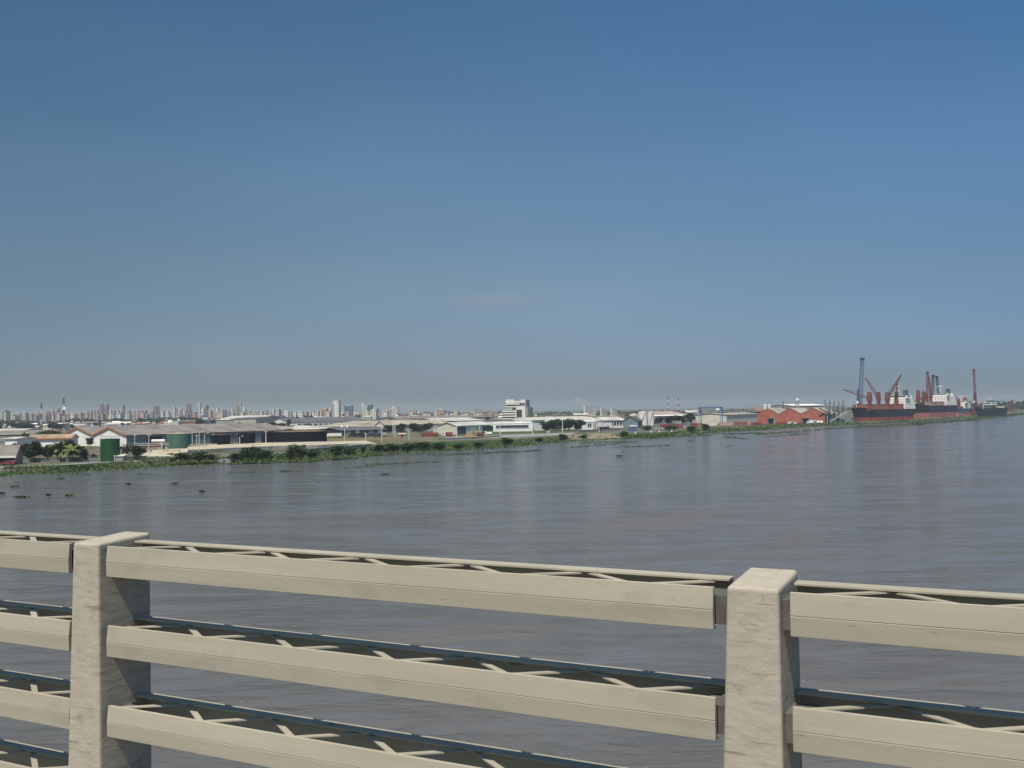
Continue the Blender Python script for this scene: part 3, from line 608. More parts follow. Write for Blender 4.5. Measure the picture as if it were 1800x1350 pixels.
# ------------------------------------------------------------------ pipe rack, horizontal tank, pallets, debris
p = GP(237, 791); q0 = GP(306, 789)
t = thing('pipe_rack', 'steel pipe rack on short posts left of the pale green tank', 'pipe rack', (p.x, p.y, LAND)); Lr = q0.x-p.x
q = MB()
for k in range(7): q.box(k*Lr/6-.12, k*Lr/6+.12, 0, .25, 0, 2.4 if k % 2 else 3.0, STEELG)
q.box(0, Lr, -.1, .1, 2.42, 2.6, STEELG); q.build('frame', t)
for k, z in enumerate((1.5, 2.0, 2.8)):
    q = MB(); q.tube((0, -.3-.3*k, z), (Lr, -.3-.3*k, z), .13, CREAM if k % 2 else STEELG, 8); q.build('pipe', t)
q = MB(); q.box(Lr*.05, Lr*.8, 1.5, 4, 0, 2.2, RUST); q.build('pump_skid', t)
c = XY(267, 432); c2 = XY(290, 432); t = thing('horizontal_tank', 'white horizontal cylinder tank behind the pipe rack', 'tank', (c.x, c.y, LAND))
q = MB(); q.tube((0, 0, ZT(270, 775, 432)-LAND), (c2.x-c.x, 0, ZT(270, 775, 432)-LAND), .65, WHITET, 14); q.build('shell', t)
for k in (.2, .8):
    q = MB(); q.box((c2.x-c.x)*k-.15, (c2.x-c.x)*k+.15, -.4, .4, 0, ZT(270, 775, 432)-LAND-.6, CONC); q.build('support', t)
for k, (a, b, y, hh, lab) in enumerate([(256, 308, 796, .9, 'long row of yellowish planks stacked below the pipe rack'), (258, 290, 791, .8, 'shorter plank stack behind the long yellowish one'), (262, 301, 805, .55, 'white concrete block row at the water below the planks'), (332, 376, 789, .6, 'pale plank stack on the quay below the first black tank')]):
    p = GP(a, y); p2 = GP(b, y); t = thing('plank_stack', lab, 'planks', (p.x, p.y, LAND+.26 if k != 3 else LAND+1.41), 0); nn = 6; LL = p2.x-p.x
    mm = WHITE if k == 2 else CONCT
    for j in range(nn):
        if rnd.random() < .1: continue
        q = MB()
        for l in range(3): q.box(LL*j/nn+rnd.uniform(.02, .2), LL*(j+1)/nn-rnd.uniform(.02, .2), rnd.uniform(0, .1), 1.3, hh*l/3, hh*(l+.8)/3, mm)
        q.build('plank_bundle', t)
FENCE = mat('weathered_wall', (.19, .20, .19), .9, .25, .4)
# broken slipway
p = GP(388, 814.5, 0); t = thing('slipway', 'broken grey concrete landing with rusty posts left of the big bush', 'landing', (p.x, p.y, 0))
q = MB(); q.hexa([(-1.5, -.5, -.4), (3.6, -.5, -.4), (3.6, 6, -.4), (-1.5, 6, -.4), (-1.5, -.2, .9), (3.6, -.2, 1.1), (3.6, 6, 1.25), (-1.5, 6, 1.2)], FENCE); q.build('ramp', t)
for x, y, l in ((-1.2, -1.2, 2.8), (1, -.8, 2.0), (3.8, -1.3, 3.0)):
    q = MB(); q.tube((x, y, -.4), (x+rnd.uniform(-.5, .5), y, l), .14, RUST, 6); q.build('post', t)

# concrete bank walls
def bank_wall(label, pts, z0, z1, m, th=.3):
    q = MB(); w_ = [GP(x, y, z0+.01) for x, y in pts]; o = w_[0]
    t = thing('river_wall', label, 'wall', o)
    for a, b in zip(w_, w_[1:]):
        d = (b-a).normalized(); n_ = Vector((-d.y, d.x, 0))*th; a_ = a-o; b_ = b-o
        q.hexa([a_, b_, b_+n_, a_+n_]+[v+Vector((0, 0, z1-z0)) for v in (a_, b_, b_+n_, a_+n_)], m)
    q.build('wall', t)
    q = MB()
    for a, b in zip(w_, w_[1:]):
        d = (b-a).normalized(); n_ = Vector((-d.y, d.x, 0)); a_ = a-o-n_*.08+Vector((0, 0, z1-z0+.002)); b_ = b-o-n_*.08+Vector((0, 0, z1-z0+.002)); n2 = n_*(th+.16)
        q.hexa([a_, b_, b_+n2, a_+n2]+[v+Vector((0, 0, .1)) for v in (a_, b_, b_+n2, a_+n2)], m)
    q.build('coping', t)
FENCE = mat('weathered_wall', (.19, .20, .19), .9, .25, .4)
bank_wall('low grey wall below the left trees and palms', [(28, 813.5), (100, 812), (172, 810.5)], LAND, LAND+1.3, FENCE)
bank_wall('grey wall right of the small white hut', [(213, 810), (258, 808)], LAND, LAND+1.2, FENCE)
bank_wall('pale grey wall between the bushes below the widest black tank', [(440, 806), (480, 803.5), (520, 802), (600, 795), (655, 790)], .1, 2.3, CONC)
bank_wall('pale grey river wall below the white warehouse', [(770, 775.5), (830, 773), (880, 769.5)], LAND-.6, LAND+.7, CONC)
bank_wall('grey fence wall in front of the slanted canopy', [(1018, 760), (1060, 758), (1100, 757)], LAND, LAND+1.3, FENCE)
# slanted canopy
p = XY(1049, 690); p2 = XY(1078, 690); t = thing('canopy', 'slanted white canopy roof sloping down to the right of the facade', 'canopy', (p.x, p.y, LAND)); LL = p2.x-p.x
q = MB(); q.slab([(0, -2, ZT(1050, 741.5, 690)-LAND), (LL, -2, ZT(1077, 751, 690)-LAND), (LL, 8, ZT(1077, 749.5, 690)-LAND), (0, 8, ZT(1050, 741, 690)-LAND)], .5, ROOFL); q.build('roof', t)
for u in (.02, .35, .65, .95):
    q = MB(); zz = (ZT(1050, 741.5, 690)-LAND)*(1-u)+(ZT(1077, 751, 690)-LAND)*u; q.box(u*LL, u*LL+.3, -1.5, -1.2, 0, zz-.05, STEELG); q.build('post', t)
q = MB(); q.box(0.5, LL*.8, 3, 3.2, 0, 2.2, NAVY); q.build('back_panel', t)

# ------------------------------------------------------------------ vehicles
def truck(px, yb, label, cabm, boxm, L=7, h=2.6, rz=0, Y=None, kind='truck'):
    c = GP(px, yb) if Y is None else XY(px, Y); t = thing('parked_'+kind, label, kind, (c.x, c.y, LAND+.06), rz, 'vehicles parked along the river yards')
    q = MB(); q.hexa([(0, -1.1, .6), (1.9, -1.1, .6), (1.9, 1.1, .6), (0, 1.1, .6), (.35, -1.05, 2.4), (1.9, -1.05, 2.4), (1.9, 1.05, 2.4), (.35, 1.05, 2.4)], cabm); q.build('cab', t)
    q = MB(); q.hexa([(.12, -1.13, 1.5), (1.3, -1.13, 1.5), (1.3, -1.06, 1.5), (.12, -1.06, 1.5), (.32, -1.1, 2.2), (1.3, -1.1, 2.2), (1.3, -1.05, 2.2), (.32, -1.05, 2.2)], GLASS); q.build('window', t)
    q = MB(); q.box(2.1, L, -1.2, 1.2, .9, .9+h*.7, boxm)
    for k in range(6): q.box(2.1+(L-2.1)*(k+.4)/6, 2.1+(L-2.1)*(k+.5)/6, -1.25, -1.2, .95, .85+h*.7, boxm)
    q.build('cargo_body', t)
    q = MB(); q.box(1.0, L-.1, -.8, .8, .55, .88, TYRE); q.build('chassis', t)
    for x in (.95, L-2.2, L-1.1):
        for s in (-1, 1):
            q = MB(); q.tube((x, s*.75, .48), (x, s*1.12, .48), .48, TYRE, 12); wl = q.build('wheel', t)
            q = MB(); q.tube((x, s*1.13, .48), (x, s*1.15, .48), .22, STEELG, 8); q.build('rim', wl)
    return t
def car(px, yb, label, m, rz=0, Y=None):
    c = GP(px, yb) if Y is None else XY(px, Y); t = thing('parked_car', label, 'car', (c.x, c.y, LAND+.06), rz, 'vehicles parked along the river yards')
    q = MB(); pr = [(0, .35), (0, .8), (.9, .95), (1.5, 1.42), (3.1, 1.45), (3.8, 1.0), (4.3, .9), (4.35, .35)]
    q.poly([(x, -.85, z) for x, z in pr][::-1], m); q.poly([(x, .85, z) for x, z in pr], m)
    for (a, b) in zip(pr, pr[1:]+pr[:1]): q.poly([(a[0], -.85, a[1]), (b[0], -.85, b[1]), (b[0], .85, b[1]), (a[0], .85, a[1])], m)
    q.build('body', t)
    q = MB()
    for s in (-1, 1):
        y0, y1 = (-.87, -.855) if s < 0 else (.855, .87)
        q.hexa([(1.05, y0, .98), (3.6, y0, 1.0), (3.6, y1, 1.0), (1.05, y1, .98), (1.55, y0, 1.36), (3.05, y0, 1.38), (3.05, y1, 1.38), (1.55, y1, 1.36)], GLASS)
    q.build('window', t)
    for x in (.85, 3.45):
        for s in (-1, 1):
            q = MB(); q.tube((x, s*.65, .32), (x, s*.88, .32), .32, TYRE, 12); q.build('wheel', t)
    return t
car(3, 0, 'red car parked in front of the open shed at the left edge', CARR, Y=316)
truck(571, 770, 'white tanker truck just right of the widest black tank', WHITE, WHITET, 10, 2.6)
truck(612, 769.5, 'dark truck at the left of the parked row', mat('dark_truck_paint', (.05, .05, .08), .5, .1, 1), DARK, 9)
truck(636, 769, 'dark long truck in the middle of the parked row', MATS['dark_truck_paint'], MATS['dark_truck_paint'], 11)
truck(657, 768.5, 'dark truck at the right of the parked row', DARK, GREYW, 8)
truck(740, 769, 'dark red long truck left of the white-cabbed truck', CARR, CARR, 10, 2.4)
truck(777, 768, 'truck with white cab and red body in front of the warehouse', WHITE, CARR, 6, 2.4)
truck(850, 765.5, 'white lorry right of the excavator and dirt heaps', WHITE, WHITE, 5, 1.6)
truck(1418, 742, 'white truck in front of the right brick doorway', WHITE, WHITE, 7, 2.6, Y=790)
truck(1430, 742, 'grey and white truck at the right of the brick warehouse', STEELG, WHITE, 7, 2.4, Y=788)
truck(1385, 743, 'white pickup truck in front of the middle brick gable', WHITE, GREYW, 6, 2, Y=786)
car(1396, 742, 'white car between the two brick doorways', WHITE, Y=782)
car(1400, 742, 'dark red car beside the white one at the brick wall', CARR, Y=780)
# excavator and dirt
p = GP(838, 767); t = thing('excavator', 'dark orange excavator among dirt heaps in front of the white warehouse', 'excavator', (p.x, p.y, LAND+.06))
q = MB()
for s in (-1, 1): q.box(0, 4, s*1.1-.35, s*1.1+.35, 0, .9, TYRE)
q.build('tracks', t)
q = MB(); q.box(.4, 3.8, -1.3, 1.3, .95, 2.2, RUST); q.box(3.0, 4.4, -1.2, 1.2, 1.1, 2.1, RUST); q.build('body', t)
q = MB(); q.box(.5, 1.9, -1.2, -.1, 2.21, 3.3, YELL); q.build('cab', t)
q = MB(); q.tube((.6, .4, 1.8), (-2.2, .4, 4.6), .28, YELL, 6); q.tube((-2.2, .4, 4.6), (-4.4, .4, 2.2), .22, YELL, 6); q.box(-5, -4.1, 0, .9, 1.3, 2.2, RUST); q.build('arm', t)
def heap(label, px, yb, r, h, m):
    c = GP(px, yb); q = MB(); n = 14; rings = []
    for j in range(5):
        rr = r*(1-j/4.6); zz = h*(j/4.0)**.9 - .1; rings.append([(rr*math.cos(2*math.pi*a/n)*rnd.uniform(.85, 1.15), rr*math.sin(2*math.pi*a/n)*rnd.uniform(.85, 1.15), zz+rnd.uniform(-.1, .1)*h) for a in range(n)])
    for j in range(4):
        for a in range(n): b = (a+1) % n; q.poly([rings[j][a], rings[j][b], rings[j+1][b], rings[j+1][a]], m)
    q.poly(rings[-1], m); o = q.build('dirt_heap', None); o.location = (c.x, c.y, LAND); tag(o, label, 'dirt heap')
DIRT = mat('orange_dirt', (.30, .19, .09), .95, .2, .6)
heap('orange dirt heap left of the excavator', 824, 768, 3.2, 2.6, DIRT); heap('low brown dirt heap behind the excavator', 833, 766.5, 2.5, 2.6, mat('brown_dirt', (.17, .12, .08), .95, .2, .6))
heap('low wide dirt heap at the right of the excavator', 856, 767.5, 3.5, 1.0, DIRT)
# kiosk
p = GP(700, 770); t = thing('kiosk', 'small orange and cream kiosk on the dry grass', 'kiosk', (p.x, p.y, LAND+.02))
q = MB(); q.box(0, 2.6, 0, 2, 0, 2.0, mat('orange_wall_paint', (.45, .20, .10), .8, .1, .6)); q.box(2.62, 4.2, .2, 1.8, 0, 1.6, GREYW); q.build('wall', t)
q = MB(); q.slab([(-.3, -.4, 2.05), (4.3, -.4, 2.05), (4.3, 2.3, 2.4), (-.3, 2.3, 2.4)], .12, CREAM); q.build('roof', t)
q = MB(); q.box(1.7, 2.4, -.06, -.01, .02, 1.7, DARK); q.build('door', t)
# white cabin beside it
p = GP(962, 764); t = thing('control_cabinet', 'small pale yellow cabinet on the lawn before the big trees', 'cabinet', (p.x, p.y, LAND+.07))
q = MB(); q.box(0, 1.3, 0, 1, 0, 2.0, CREAM); q.build('body', t); q = MB(); q.box(-.1, 1.4, -.1, 1.1, 2.01, 2.15, WHITE); q.build('lid', t); q = MB(); q.box(.3, 1.0, -.05, -.01, .1, 1.7, GREYW); q.build('door', t)

# containers
def container(px, yb, label, m, L=12, h=2.6, rz=0, Y=None, z=0, open_=False):
    c = GP(px, yb) if Y is None else XY(px, Y); t = thing('shipping_container', label, 'container', (c.x, c.y, LAND+.03+z), rz, 'containers in the port yard')
    q = MB(); q.box(0, L, 0, 2.4, 0, h, m)
    n = int(L/.6)
    for k in range(n): q.box(L*(k+.25)/n, L*(k+.75)/n, -.06, -.0, .12, h-.12, m)
    q.build('body', t)
    q = MB(); q.box(L+.01, L+.08, .1, 1.15, .1, h-.1, m); q.box(L+.01, L+.08, 1.25, 2.3, .1, h-.1, m); q.build('door', t)
PINK = mat('faded_pink_container', (.42, .30, .25), .7, .15, .5)
container(1161, 749, 'leftmost red container right of the white tanks', CARR, 12, Y=730)
container(1174, 749, 'middle red container in the row by the white tanks', mat('dull_red_container', (.25, .09, .08), .7, .15, .5), 9, Y=731)
container(1186, 749, 'red container carrying a pale box', MATS['dull_red_container'], 6.5, Y=732)
container(1186, 749, 'pale grey container lying on a red one', GREYW, 5, 2.2, Y=732.1, z=2.65)
container(1215, 748, 'lower red container beside the gantry crane leg', CARR, 5, Y=755)
container(1218, 748, 'small faded container on top of the red one by the gantry', PINK, 3, 2.4, Y=755.1, z=2.65)
container(1238, 748, 'long pale container row under the gantry crane', CREAM, 10, Y=770)
container(1265, 747, 'pinkish pale container right of the gantry crane', PINK, 11, 2.6, Y=775)
container(1290, 746, 'dull red container in front of the cream warehouse', MATS['dull_red_container'], 10.5, 2.6, Y=780)
container(1314, 746, 'beige container left of the brick warehouse', PINK, 2.6, Y=785)
container(1319, 745, 'low dark red container at the corner of the brick warehouse', CARR, 9, 2.0, Y=790)
container(1367, 745, 'dark red flat container at the first brick gable', CARR, 7, 1.8, Y=792)

# blue gantry crane
Yg = 850; p = XY(1229, Yg); p2 = XY(1266.5, Yg); hh = ZT(1247, 716.5, Yg)-LAND; LL = p2.x-p.x
t = thing('gantry_crane', 'blue rubber-tyred gantry crane over the container yard', 'gantry crane', (p.x, p.y, LAND))
LB = mat('light_blue_crane_paint', (.20, .34, .44), .5, .12, .6)
for x in (0, LL):
    for y in (0, 6.5):
        q = MB(); dx = 3.0 if y else 0
        q.tube((x+dx, y, .9), (x+dx, y, hh-.6), .38, LB if y == 0 else BLUEC, 6); q.build('leg', t)
        q = MB(); q.tube((x+dx-.5, y, .5), (x+dx+.5, y, .5), .5, TYRE, 10); q.build('wheel', t)
q = MB()
q.box(-.6, LL+.6, -.45, .45, hh-.6, hh+.5, BLUEC)
q.build('main_beam', t)
q = MB(); q.box(2.4, LL+3.6, 6.05, 6.95, hh-.6, hh+.5, BLUEC); q.build('main_beam', t)
for x in (0, LL):
    q = MB(); q.hexa([(x-.3, .5, hh-.9), (x+.3, .5, hh-.9), (x+3.3, 6, hh-.9), (x+2.7, 6, hh-.9), (x-.3, .5, hh-.2), (x+.3, .5, hh-.2), (x+3.3, 6, hh-.2), (x+2.7, 6, hh-.2)], BLUEC)
    q.build('end_tie', t)
    q = MB(); q.hexa([(x-.2, .5, 1.2), (x+.2, .5, 1.2), (x+3.2, 6, 1.2), (x+2.8, 6, 1.2), (x-.2, .5, 1.7), (x+.2, .5, 1.7), (x+3.2, 6, 1.7), (x+2.8, 6, 1.7)], BLUEC); q.build('sill_beam', t)
q = MB()
for k in range(12):
    u = (k+.5)/12*LL; q.tube((u, 0, hh+.5), (u, 0, hh+1.3), .06, BLUEC, 4)
q.tube((0, 0, hh+1.3), (LL, 0, hh+1.3), .07, BLUEC, 4); q.build('guard_rail', t)
q = MB(); q.box(LL*.80, LL*.95, -.8, 4, hh-2.4, hh-.65, SHIPW); q.build('trolley', t)
q = MB(); q.box(-.4, 1.2, .6, 2.4, hh-2.2, hh-.95, SHIPW); q.build('cabin', t)
q = MB()
for k in range(4): q.box(.5, 2.6, 1, 1.8, 3+k*2.6, 3.2+k*2.6, LB)
q.build('stair', t)
# loading hoppers beside the ships
Yh = 800; p = XY(1453, Yh); p2 = XY(1493, Yh); LL = p2.x-p.x; t = thing('loading_hopper', 'grey-green steel loading structure with conveyors beside the first ship', 'loader', (p.x, p.y, LAND))
HG = mat('grey_green_steel', (.36, .39, .37), .7, .2, .5)
ht = ZT(1470, 703, Yh)-LAND
q = MB(); q.box(0, LL*.9, 0, 5, ht-1.0, ht, HG); q.box(0, LL*.9, -.1, 5.1, ht+.5, ht+.6, STEELG)
for k in range(10): q.tube((LL*.9*k/9, 0, ht), (LL*.9*k/9, 0, ht+.6), .08, HG, 4)
q.build('top_gallery', t)
for k in range(5):
    x = LL*(.04+.2*k)
    q = MB(); q.tube((x, 0, 0), (x, 0, ht-1), .3, HG, 5); q.tube((x, 5, 0), (x, 5, ht-1), .3, HG, 5); q.tube((x, 0, ht*.3), (x, 5, ht*.62), .2, HG, 4); q.tube((x, 0, ht*.3), (x+LL*.2 if k < 4 else x-LL*.2, 0, ht*.75), .12, HG, 4)
    q.tube((x, 0, ht*.62), (x+LL*.18 if k < 4 else x-LL*.18, 0, ht*.62), .12, HG, 4)
    q.build('leg', t)
for k in range(3):
    x = LL*(.14+.24*k); q = MB(); q.cyl((x, 2.5, ht*.48), .8, ht*.26, HG, 10, r2=2.6); q.build('hopper_funnel', t)
q = MB(); q.tube((-6, -1, ht*.66), (LL*.55, -1, ht*.18), .55, RUST, 5); q.tube((LL*.15, -2, ht*.1), (LL*.95, -2, ht*.52), .45, HG, 5); q.build('conveyor', t)
q = MB(); q.box(LL*.5, LL*.8, -1, 2, 0, ht*.18, TEAL); q.build('shed', t)
# plant tower and shed behind brick warehouse
Yp = 1100; p = XY(1400, Yp); t = thing('plant_tower', 'slim grey tower with white top behind the brick warehouse', 'tower', (p.x, p.y, LAND)); ht = ZT(1403, 700, Yp)-LAND
q = MB(); q.lattice((1.5, 2, 0), (1.5, 2, ht-2.5), 4.2, 3, HG, 8, .25); q.build('frame', t); q = MB(); q.box(0.1, 3.1, .5, 3.5, ht-2.4, ht, SHIPW); q.build('top_house', t)
hall('long_hall', 'grey hall with white roof behind the brick warehouse and tower', 'hall', (1396, 1120), (1453, 1150), 40, ZT(1430, 713, 1130), ZT(1430, 710, 1150), 'x', 1, GREYW, WHITE)
for (px, yt, lab) in ((1377, 706, 'dark red chimney left of the grey tower'), (1383.5, 712, 'short dark chimney right of the red chimney')):
    p = XY(px, 1050); hh = ZT(px, yt, 1050)-LAND; t = thing('chimney', lab, 'chimney', (p.x, p.y, LAND)); q = MB(); q.cyl((0, 0, 0), .8, hh, REDC if px < 1380 else RUST, 10, r2=.5); q.build('stack', t)
    q = MB(); q.cyl((0, 0, hh-.6), .75, .5, TYRE, 10); q.build('rim', t)

# cement plant with smoke
def plant(label, px0, px1, yt, Y, m, seed):
    r = random.Random(seed); a = XY(px0, Y); b = XY(px1, Y); L = b.x-a.x; h = ZT(px0, yt, Y)-LAND
    t = thing('industrial_plant', label, 'plant', (a.x, Y, LAND))
    q = MB(); q.box(L*.12, L, 4, 16, 0, h*.62, m)
    for k in range(5): q.box(L*(.16+.17*k), L*(.24+.17*k), 3.8, 3.95, h*.2, h*.55, GREYW)
    q.build('plant_hall', t)
    q = MB(); q.cyl((L*.08, 5, 0), max(1.2, L*.07), h, WHITE, 10); q.build('silo_tower', t)
    for k in range(3):
        x = L*(.35+.25*k); hh = h*r.uniform(.72, .95); q = MB(); q.cyl((x, 8, 0), L*.06, hh, m, 10, r2=L*.05); q.cyl((x, 8, hh-.8), L*.065, .7, REDC, 10); q.build('stack', t)
    q = MB(); q.tube((L*.1, 4, h*.9), (L*.9, 4, h*.5), .7, GREYW, 5); q.build('conveyor', t)
PKW = mat('dusty_pink_cladding', (.50, .42, .40), .8, .15, .1)
plant('white and pink cement plant giving off the pale smoke', 1026, 1048, 712, 1900, PKW, 1)
plant('small pale plant with thin stacks right of the smoking one', 1056, 1068, 717, 1900, GREYW, 2)
plant('small brownish plant with a red-topped stack above the white-roofed hall', 1074, 1085, 716, 1800, PKW, 3)

# ------------------------------------------------------------------ ships
def hull(L, B, D, boot, m_top, m_bot, fc=2.5, red_frac=None):
    """bow at x=0, stern at x=L; z=0 waterline"""
    q = MB(); N = 28; secs = []
    for i in range(N+1):
        t = i/N; t = t**1.25
        bd = B/2*min(1, (t/.16+.02)**.55) if t < .16 else B/2
        bw = B/2*min(1, max(0.0, (t-.02)/.22)**.75+.015)
        if t > .86: bw *= 1-.75*((t-.86)/.14)**1.5; bd *= 1-.12*((t-.86)/.14)**2
        rake = (1-min(1, t/.12))
        zd = D+fc*max(0, min(1, (.14-t)/.03))+1.2*rake*.6
        xs = t*L
        bb = bw+(bd-bw)*.25
        lev = [(xs+(0 if t > .1 else 1.2*rake), bw*.9, -1.2), (xs, bw, 0), (xs-1.0*rake, bb, boot), (xs-2.6*rake, bw+(bd-bw)*.7, (boot+zd)*.55), (xs-4.2*rake, bd, zd)]
        secs.append(lev)
    for i in range(N):
        for s in (1, -1):
            for j in range(4):
                a, b, c, d = secs[i][j], secs[i+1][j], secs[i+1][j+1], secs[i][j+1]
                P = [(a[0], s*a[1], a[2]), (b[0], s*b[1], b[2]), (c[0], s*c[1], c[2]), (d[0], s*d[1], d[2])]
                q.poly(P if s < 0 else P[::-1], m_bot if j < 2 else m_top)
        a, b = secs[i][4], secs[i+1][4]
        q.poly([(a[0], -a[1], a[2]-.9), (b[0], -b[1], b[2]-.9), (b[0], b[1], b[2]-.9), (a[0], a[1], a[2]-.9)], HATCH)
    e = secs[-1]
    for j in range(4): q.poly([(e[j][0], e[j][1], e[j][2]), (e[j][0], -e[j][1], e[j][2]), (e[j+1][0], -e[j+1][1], e[j+1][2]), (e[j+1][0], e[j+1][1], e[j+1][2])][::-1], m_bot if j < 2 else m_top)
    return q
def ship_crane(t, x, z, h, jib, m, w_=2.2, r=.35):
    q = MB(); q.hexa([(x-w_*.4, -w_*.4, z), (x+w_*.4, -w_*.4, z), (x+w_*.4, w_*.4, z), (x-w_*.4, w_*.4, z), (x-w_*.4, -w_*.4, z+h*.3), (x+w_*.4, -w_*.4, z+h*.3), (x+w_*.4, w_*.4, z+h*.3), (x-w_*.4, w_*.4, z+h*.3)], m)
    q.hexa([(x-w_*.62, -w_*.62, z+h*.3+.01), (x+w_*.62, -w_*.62, z+h*.3+.01), (x+w_*.62, w_*.62, z+h*.3+.01), (x-w_*.62, w_*.62, z+h*.3+.01), (x-w_*.42, -w_*.42, z+h), (x+w_*.42, -w_*.42, z+h), (x+w_*.42, w_*.42, z+h), (x-w_*.42, w_*.42, z+h)], m)
    c = q.build('deck_crane', t)
    if jib:
        a = Vector((x, 0, z+h*.5)); b = a+Vector(jib); q = MB()
        side = Vector(jib).cross(Vector((0, 0, 1))).normalized() if abs(Vector(jib).normalized().z) < .99 else Vector((1, 0, 0))
        oth = Vector(jib).cross(side).normalized()
        q.lattice(a, b, 2.2, .8, m, 9, .2, side, oth)
        q.tube((x, 0, z+h), b, .08, TYRE, 4); q.build('jib', c)
def superstructure(t, x0, x1, B, z, h, tiers=4, mast=6, funm=None):
    q = MB(); th = h/tiers
    for k in range(tiers-1):
        q.box(x0, x1-.9*k, -B/2+1.2, B/2-1.2, z+k*th+.01, z+(k+1)*th-.01, SHIPW)
        q.box(x0-.1, x1-.9*k+.5, -B/2+1.1, B/2-1.1, z+(k+1)*th-.009, z+(k+1)*th+.12, SHIPW)
    s = q.build('superstructure', t)
    q = MB(); k = tiers-1; q.box(x0+.5, x0+6, -B/2-.3, B/2+.3, z+k*th+.14, z+(k+1)*th, SHIPW); q.box(x0+1, x1-3, -B/2+3, B/2-3, z+k*th+.13, z+(k+1)*th-.02, SHIPW); q.build('bridge', s)
    q = MB(); q.box(x0+.38, x0+.48, -B/2+1, B/2-1, z+k*th+th*.5, z+(k+1)*th-.25, GLASS); q.box(x0+2, x0+5, -B/2-.42, -B/2-.32, z+k*th+th*.5, z+(k+1)*th-.3, GLASS); q.build('bridge_window', s)
    for kk in range(tiers-1):
        for j in range(4):
            u = x0+1.5+(x1-x0-3)*j/4; yy = -B/2+1.2; q = MB()
            q.box(u, u+.6, yy-.08, yy-.01, z+kk*th+th*.45, z+kk*th+th*.65, GLASS); q.build('porthole', s)
        for j in range(4):
            v = -B/2+2.5+(B-5)*j/4; xx = x0; q = MB(); q.box(xx-.08, xx-.01, v, v+.8, z+kk*th+th*.45, z+kk*th+th*.65, GLASS); q.build('porthole', s)
    q = MB(); q.hexa([(x1-5, -2, z+h), (x1-1.5, -2, z+h), (x1-1.5, 2, z+h), (x1-5, 2, z+h), (x1-4.5, -1.6, z+h+mast*.6), (x1-1.5, -1.6, z+h+mast*.6), (x1-1.5, 1.6, z+h+mast*.6), (x1-4.5, 1.6, z+h+mast*.6)], funm or TEAL); q.build('funnel', s)
    q = MB(); q.tube((x0+3, 0, z+h), (x0+3, 0, z+h+mast), .22, SHIPW, 6); q.tube((x0+3, -3.5, z+h+mast*.85), (x0+3, 3.5, z+h+mast*.85), .2, SHIPW, 5); q.tube((x0+3, -2, z+h+mast*.55), (x0+3, 2, z+h+mast*.55), .15, SHIPW, 5)
    q.box(x0+2.2, x0+2.6, -2, 2, z+h+mast*.9, z+h+mast, SHIPW); q.build('radar_mast', s)
def place_ship(label, bow, Yb, stern, L, cat='cargo ship'):
    rb = (PT(bow, 735, 1000).x)/1000; rs = PT(stern, 735, 1000).x/1000; x0 = rb*Yb
    # solve for the stern on the line of sight rs at distance L
    A = rs*rs+1; Bq = 2*(rs*(rs*Yb-x0)); C = (rs*Yb-x0)**2-L*L; b = (-Bq+math.sqrt(max(0, Bq*Bq-4*A*C)))/(2*A); a = rs*(Yb+b)-x0
    return thing('cargo_ship', label, cat, (x0, Yb, 0), math.atan2(b, a), 'ships moored along the port quay')
# first ship
Y1 = 885; s1 = place_ship('first and nearest cargo ship, black hull with red bottom and red deck cranes', 1503, Y1, 1599, 92)
D1 = ZT(1530, 720, 900); hull(92, 18, D1, 4.2, HULLK, HULLR, 1.6).build('hull', s1)
for k, (a, b) in enumerate(((9, 23), (25, 38), (40, 53), (55, 68))):
    q = MB(); q.box(a, b, -7.6, 7.6, D1-.85, D1+4.4, HATCH)
    for j in range(7): q.box(a+(b-a)*(j+.4)/7, a+(b-a)*(j+.5)/7, -7.75, -7.6, D1-.3, D1+4.1, HATCH)
    q.box(a-.2, b+.2, -7.9, 7.9, D1+4.41, D1+4.7, HATCH); q.build('hatch', s1)
superstructure(s1, 71, 89, 18, D1-.85, 13.2, 5, 9)
Z1 = D1+4.7; inv = Matrix.Rotation(-s1.rotation_euler.z, 3, 'Z')
def J(v): return tuple(inv @ Vector(v))
ship_crane(s1, 24, Z1, 11, J((-22, 3, 8)), REDC, 3.2); ship_crane(s1, 39, Z1, 11, J((-11, 2, 19)), REDC, 2.8)
ship_crane(s1, 54, Z1, 11, J((15, 5, 21)), REDC, 3.2); ship_crane(s1, 69.5, Z1-5, 16, J((3, 4, 20)), REDC, 2.4)
q = MB(); q.tube((3, 0, D1+1), (3, 0, D1+8), .2, SHIPW, 5); q.tube((3, -1.5, D1+6), (3, 1.5, D1+6), .15, SHIPW, 4); q.build('foremast', s1)
# second ship
Y2 = 1015; s2 = place_ship('second cargo ship, behind the first, black hull with faded red bottom', 1603, Y2, 1672, 84)
D2 = ZT(1630, 713, 1040); hull(84, 18, D2, 6.2, HULLK, HULLP, 1.8).build('hull', s2)
for k, (a, b) in enumerate(((26, 40), (42, 54))):
    q = MB(); q.box(a, b, -7.4, 7.4, D2-.85, D2+3.6, PINK); q.box(a-.2, b+.2, -7.6, 7.6, D2+3.61, D2+3.9, HATCH); q.build('hatch', s2)
q = MB(); q.box(9, 24, -7, 7, D2-.85, D2+1, HATCH); q.build('hatch', s2)
superstructure(s2, 58, 81, 18, D2-.85, 13.5, 5, 8)
inv = Matrix.Rotation(-s2.rotation_euler.z, 3, 'Z')
ship_crane(s2, 14, D2+1, 15, None, REDC, 2.8); ship_crane(s2, 24.5, D2+1, 14, J((-10, 2, -4)), MATS['rusty_steel'], 2.2)
ship_crane(s2, 41, D2+3.9, 14, J((-1, 2, 20)), REDC, 2.4)
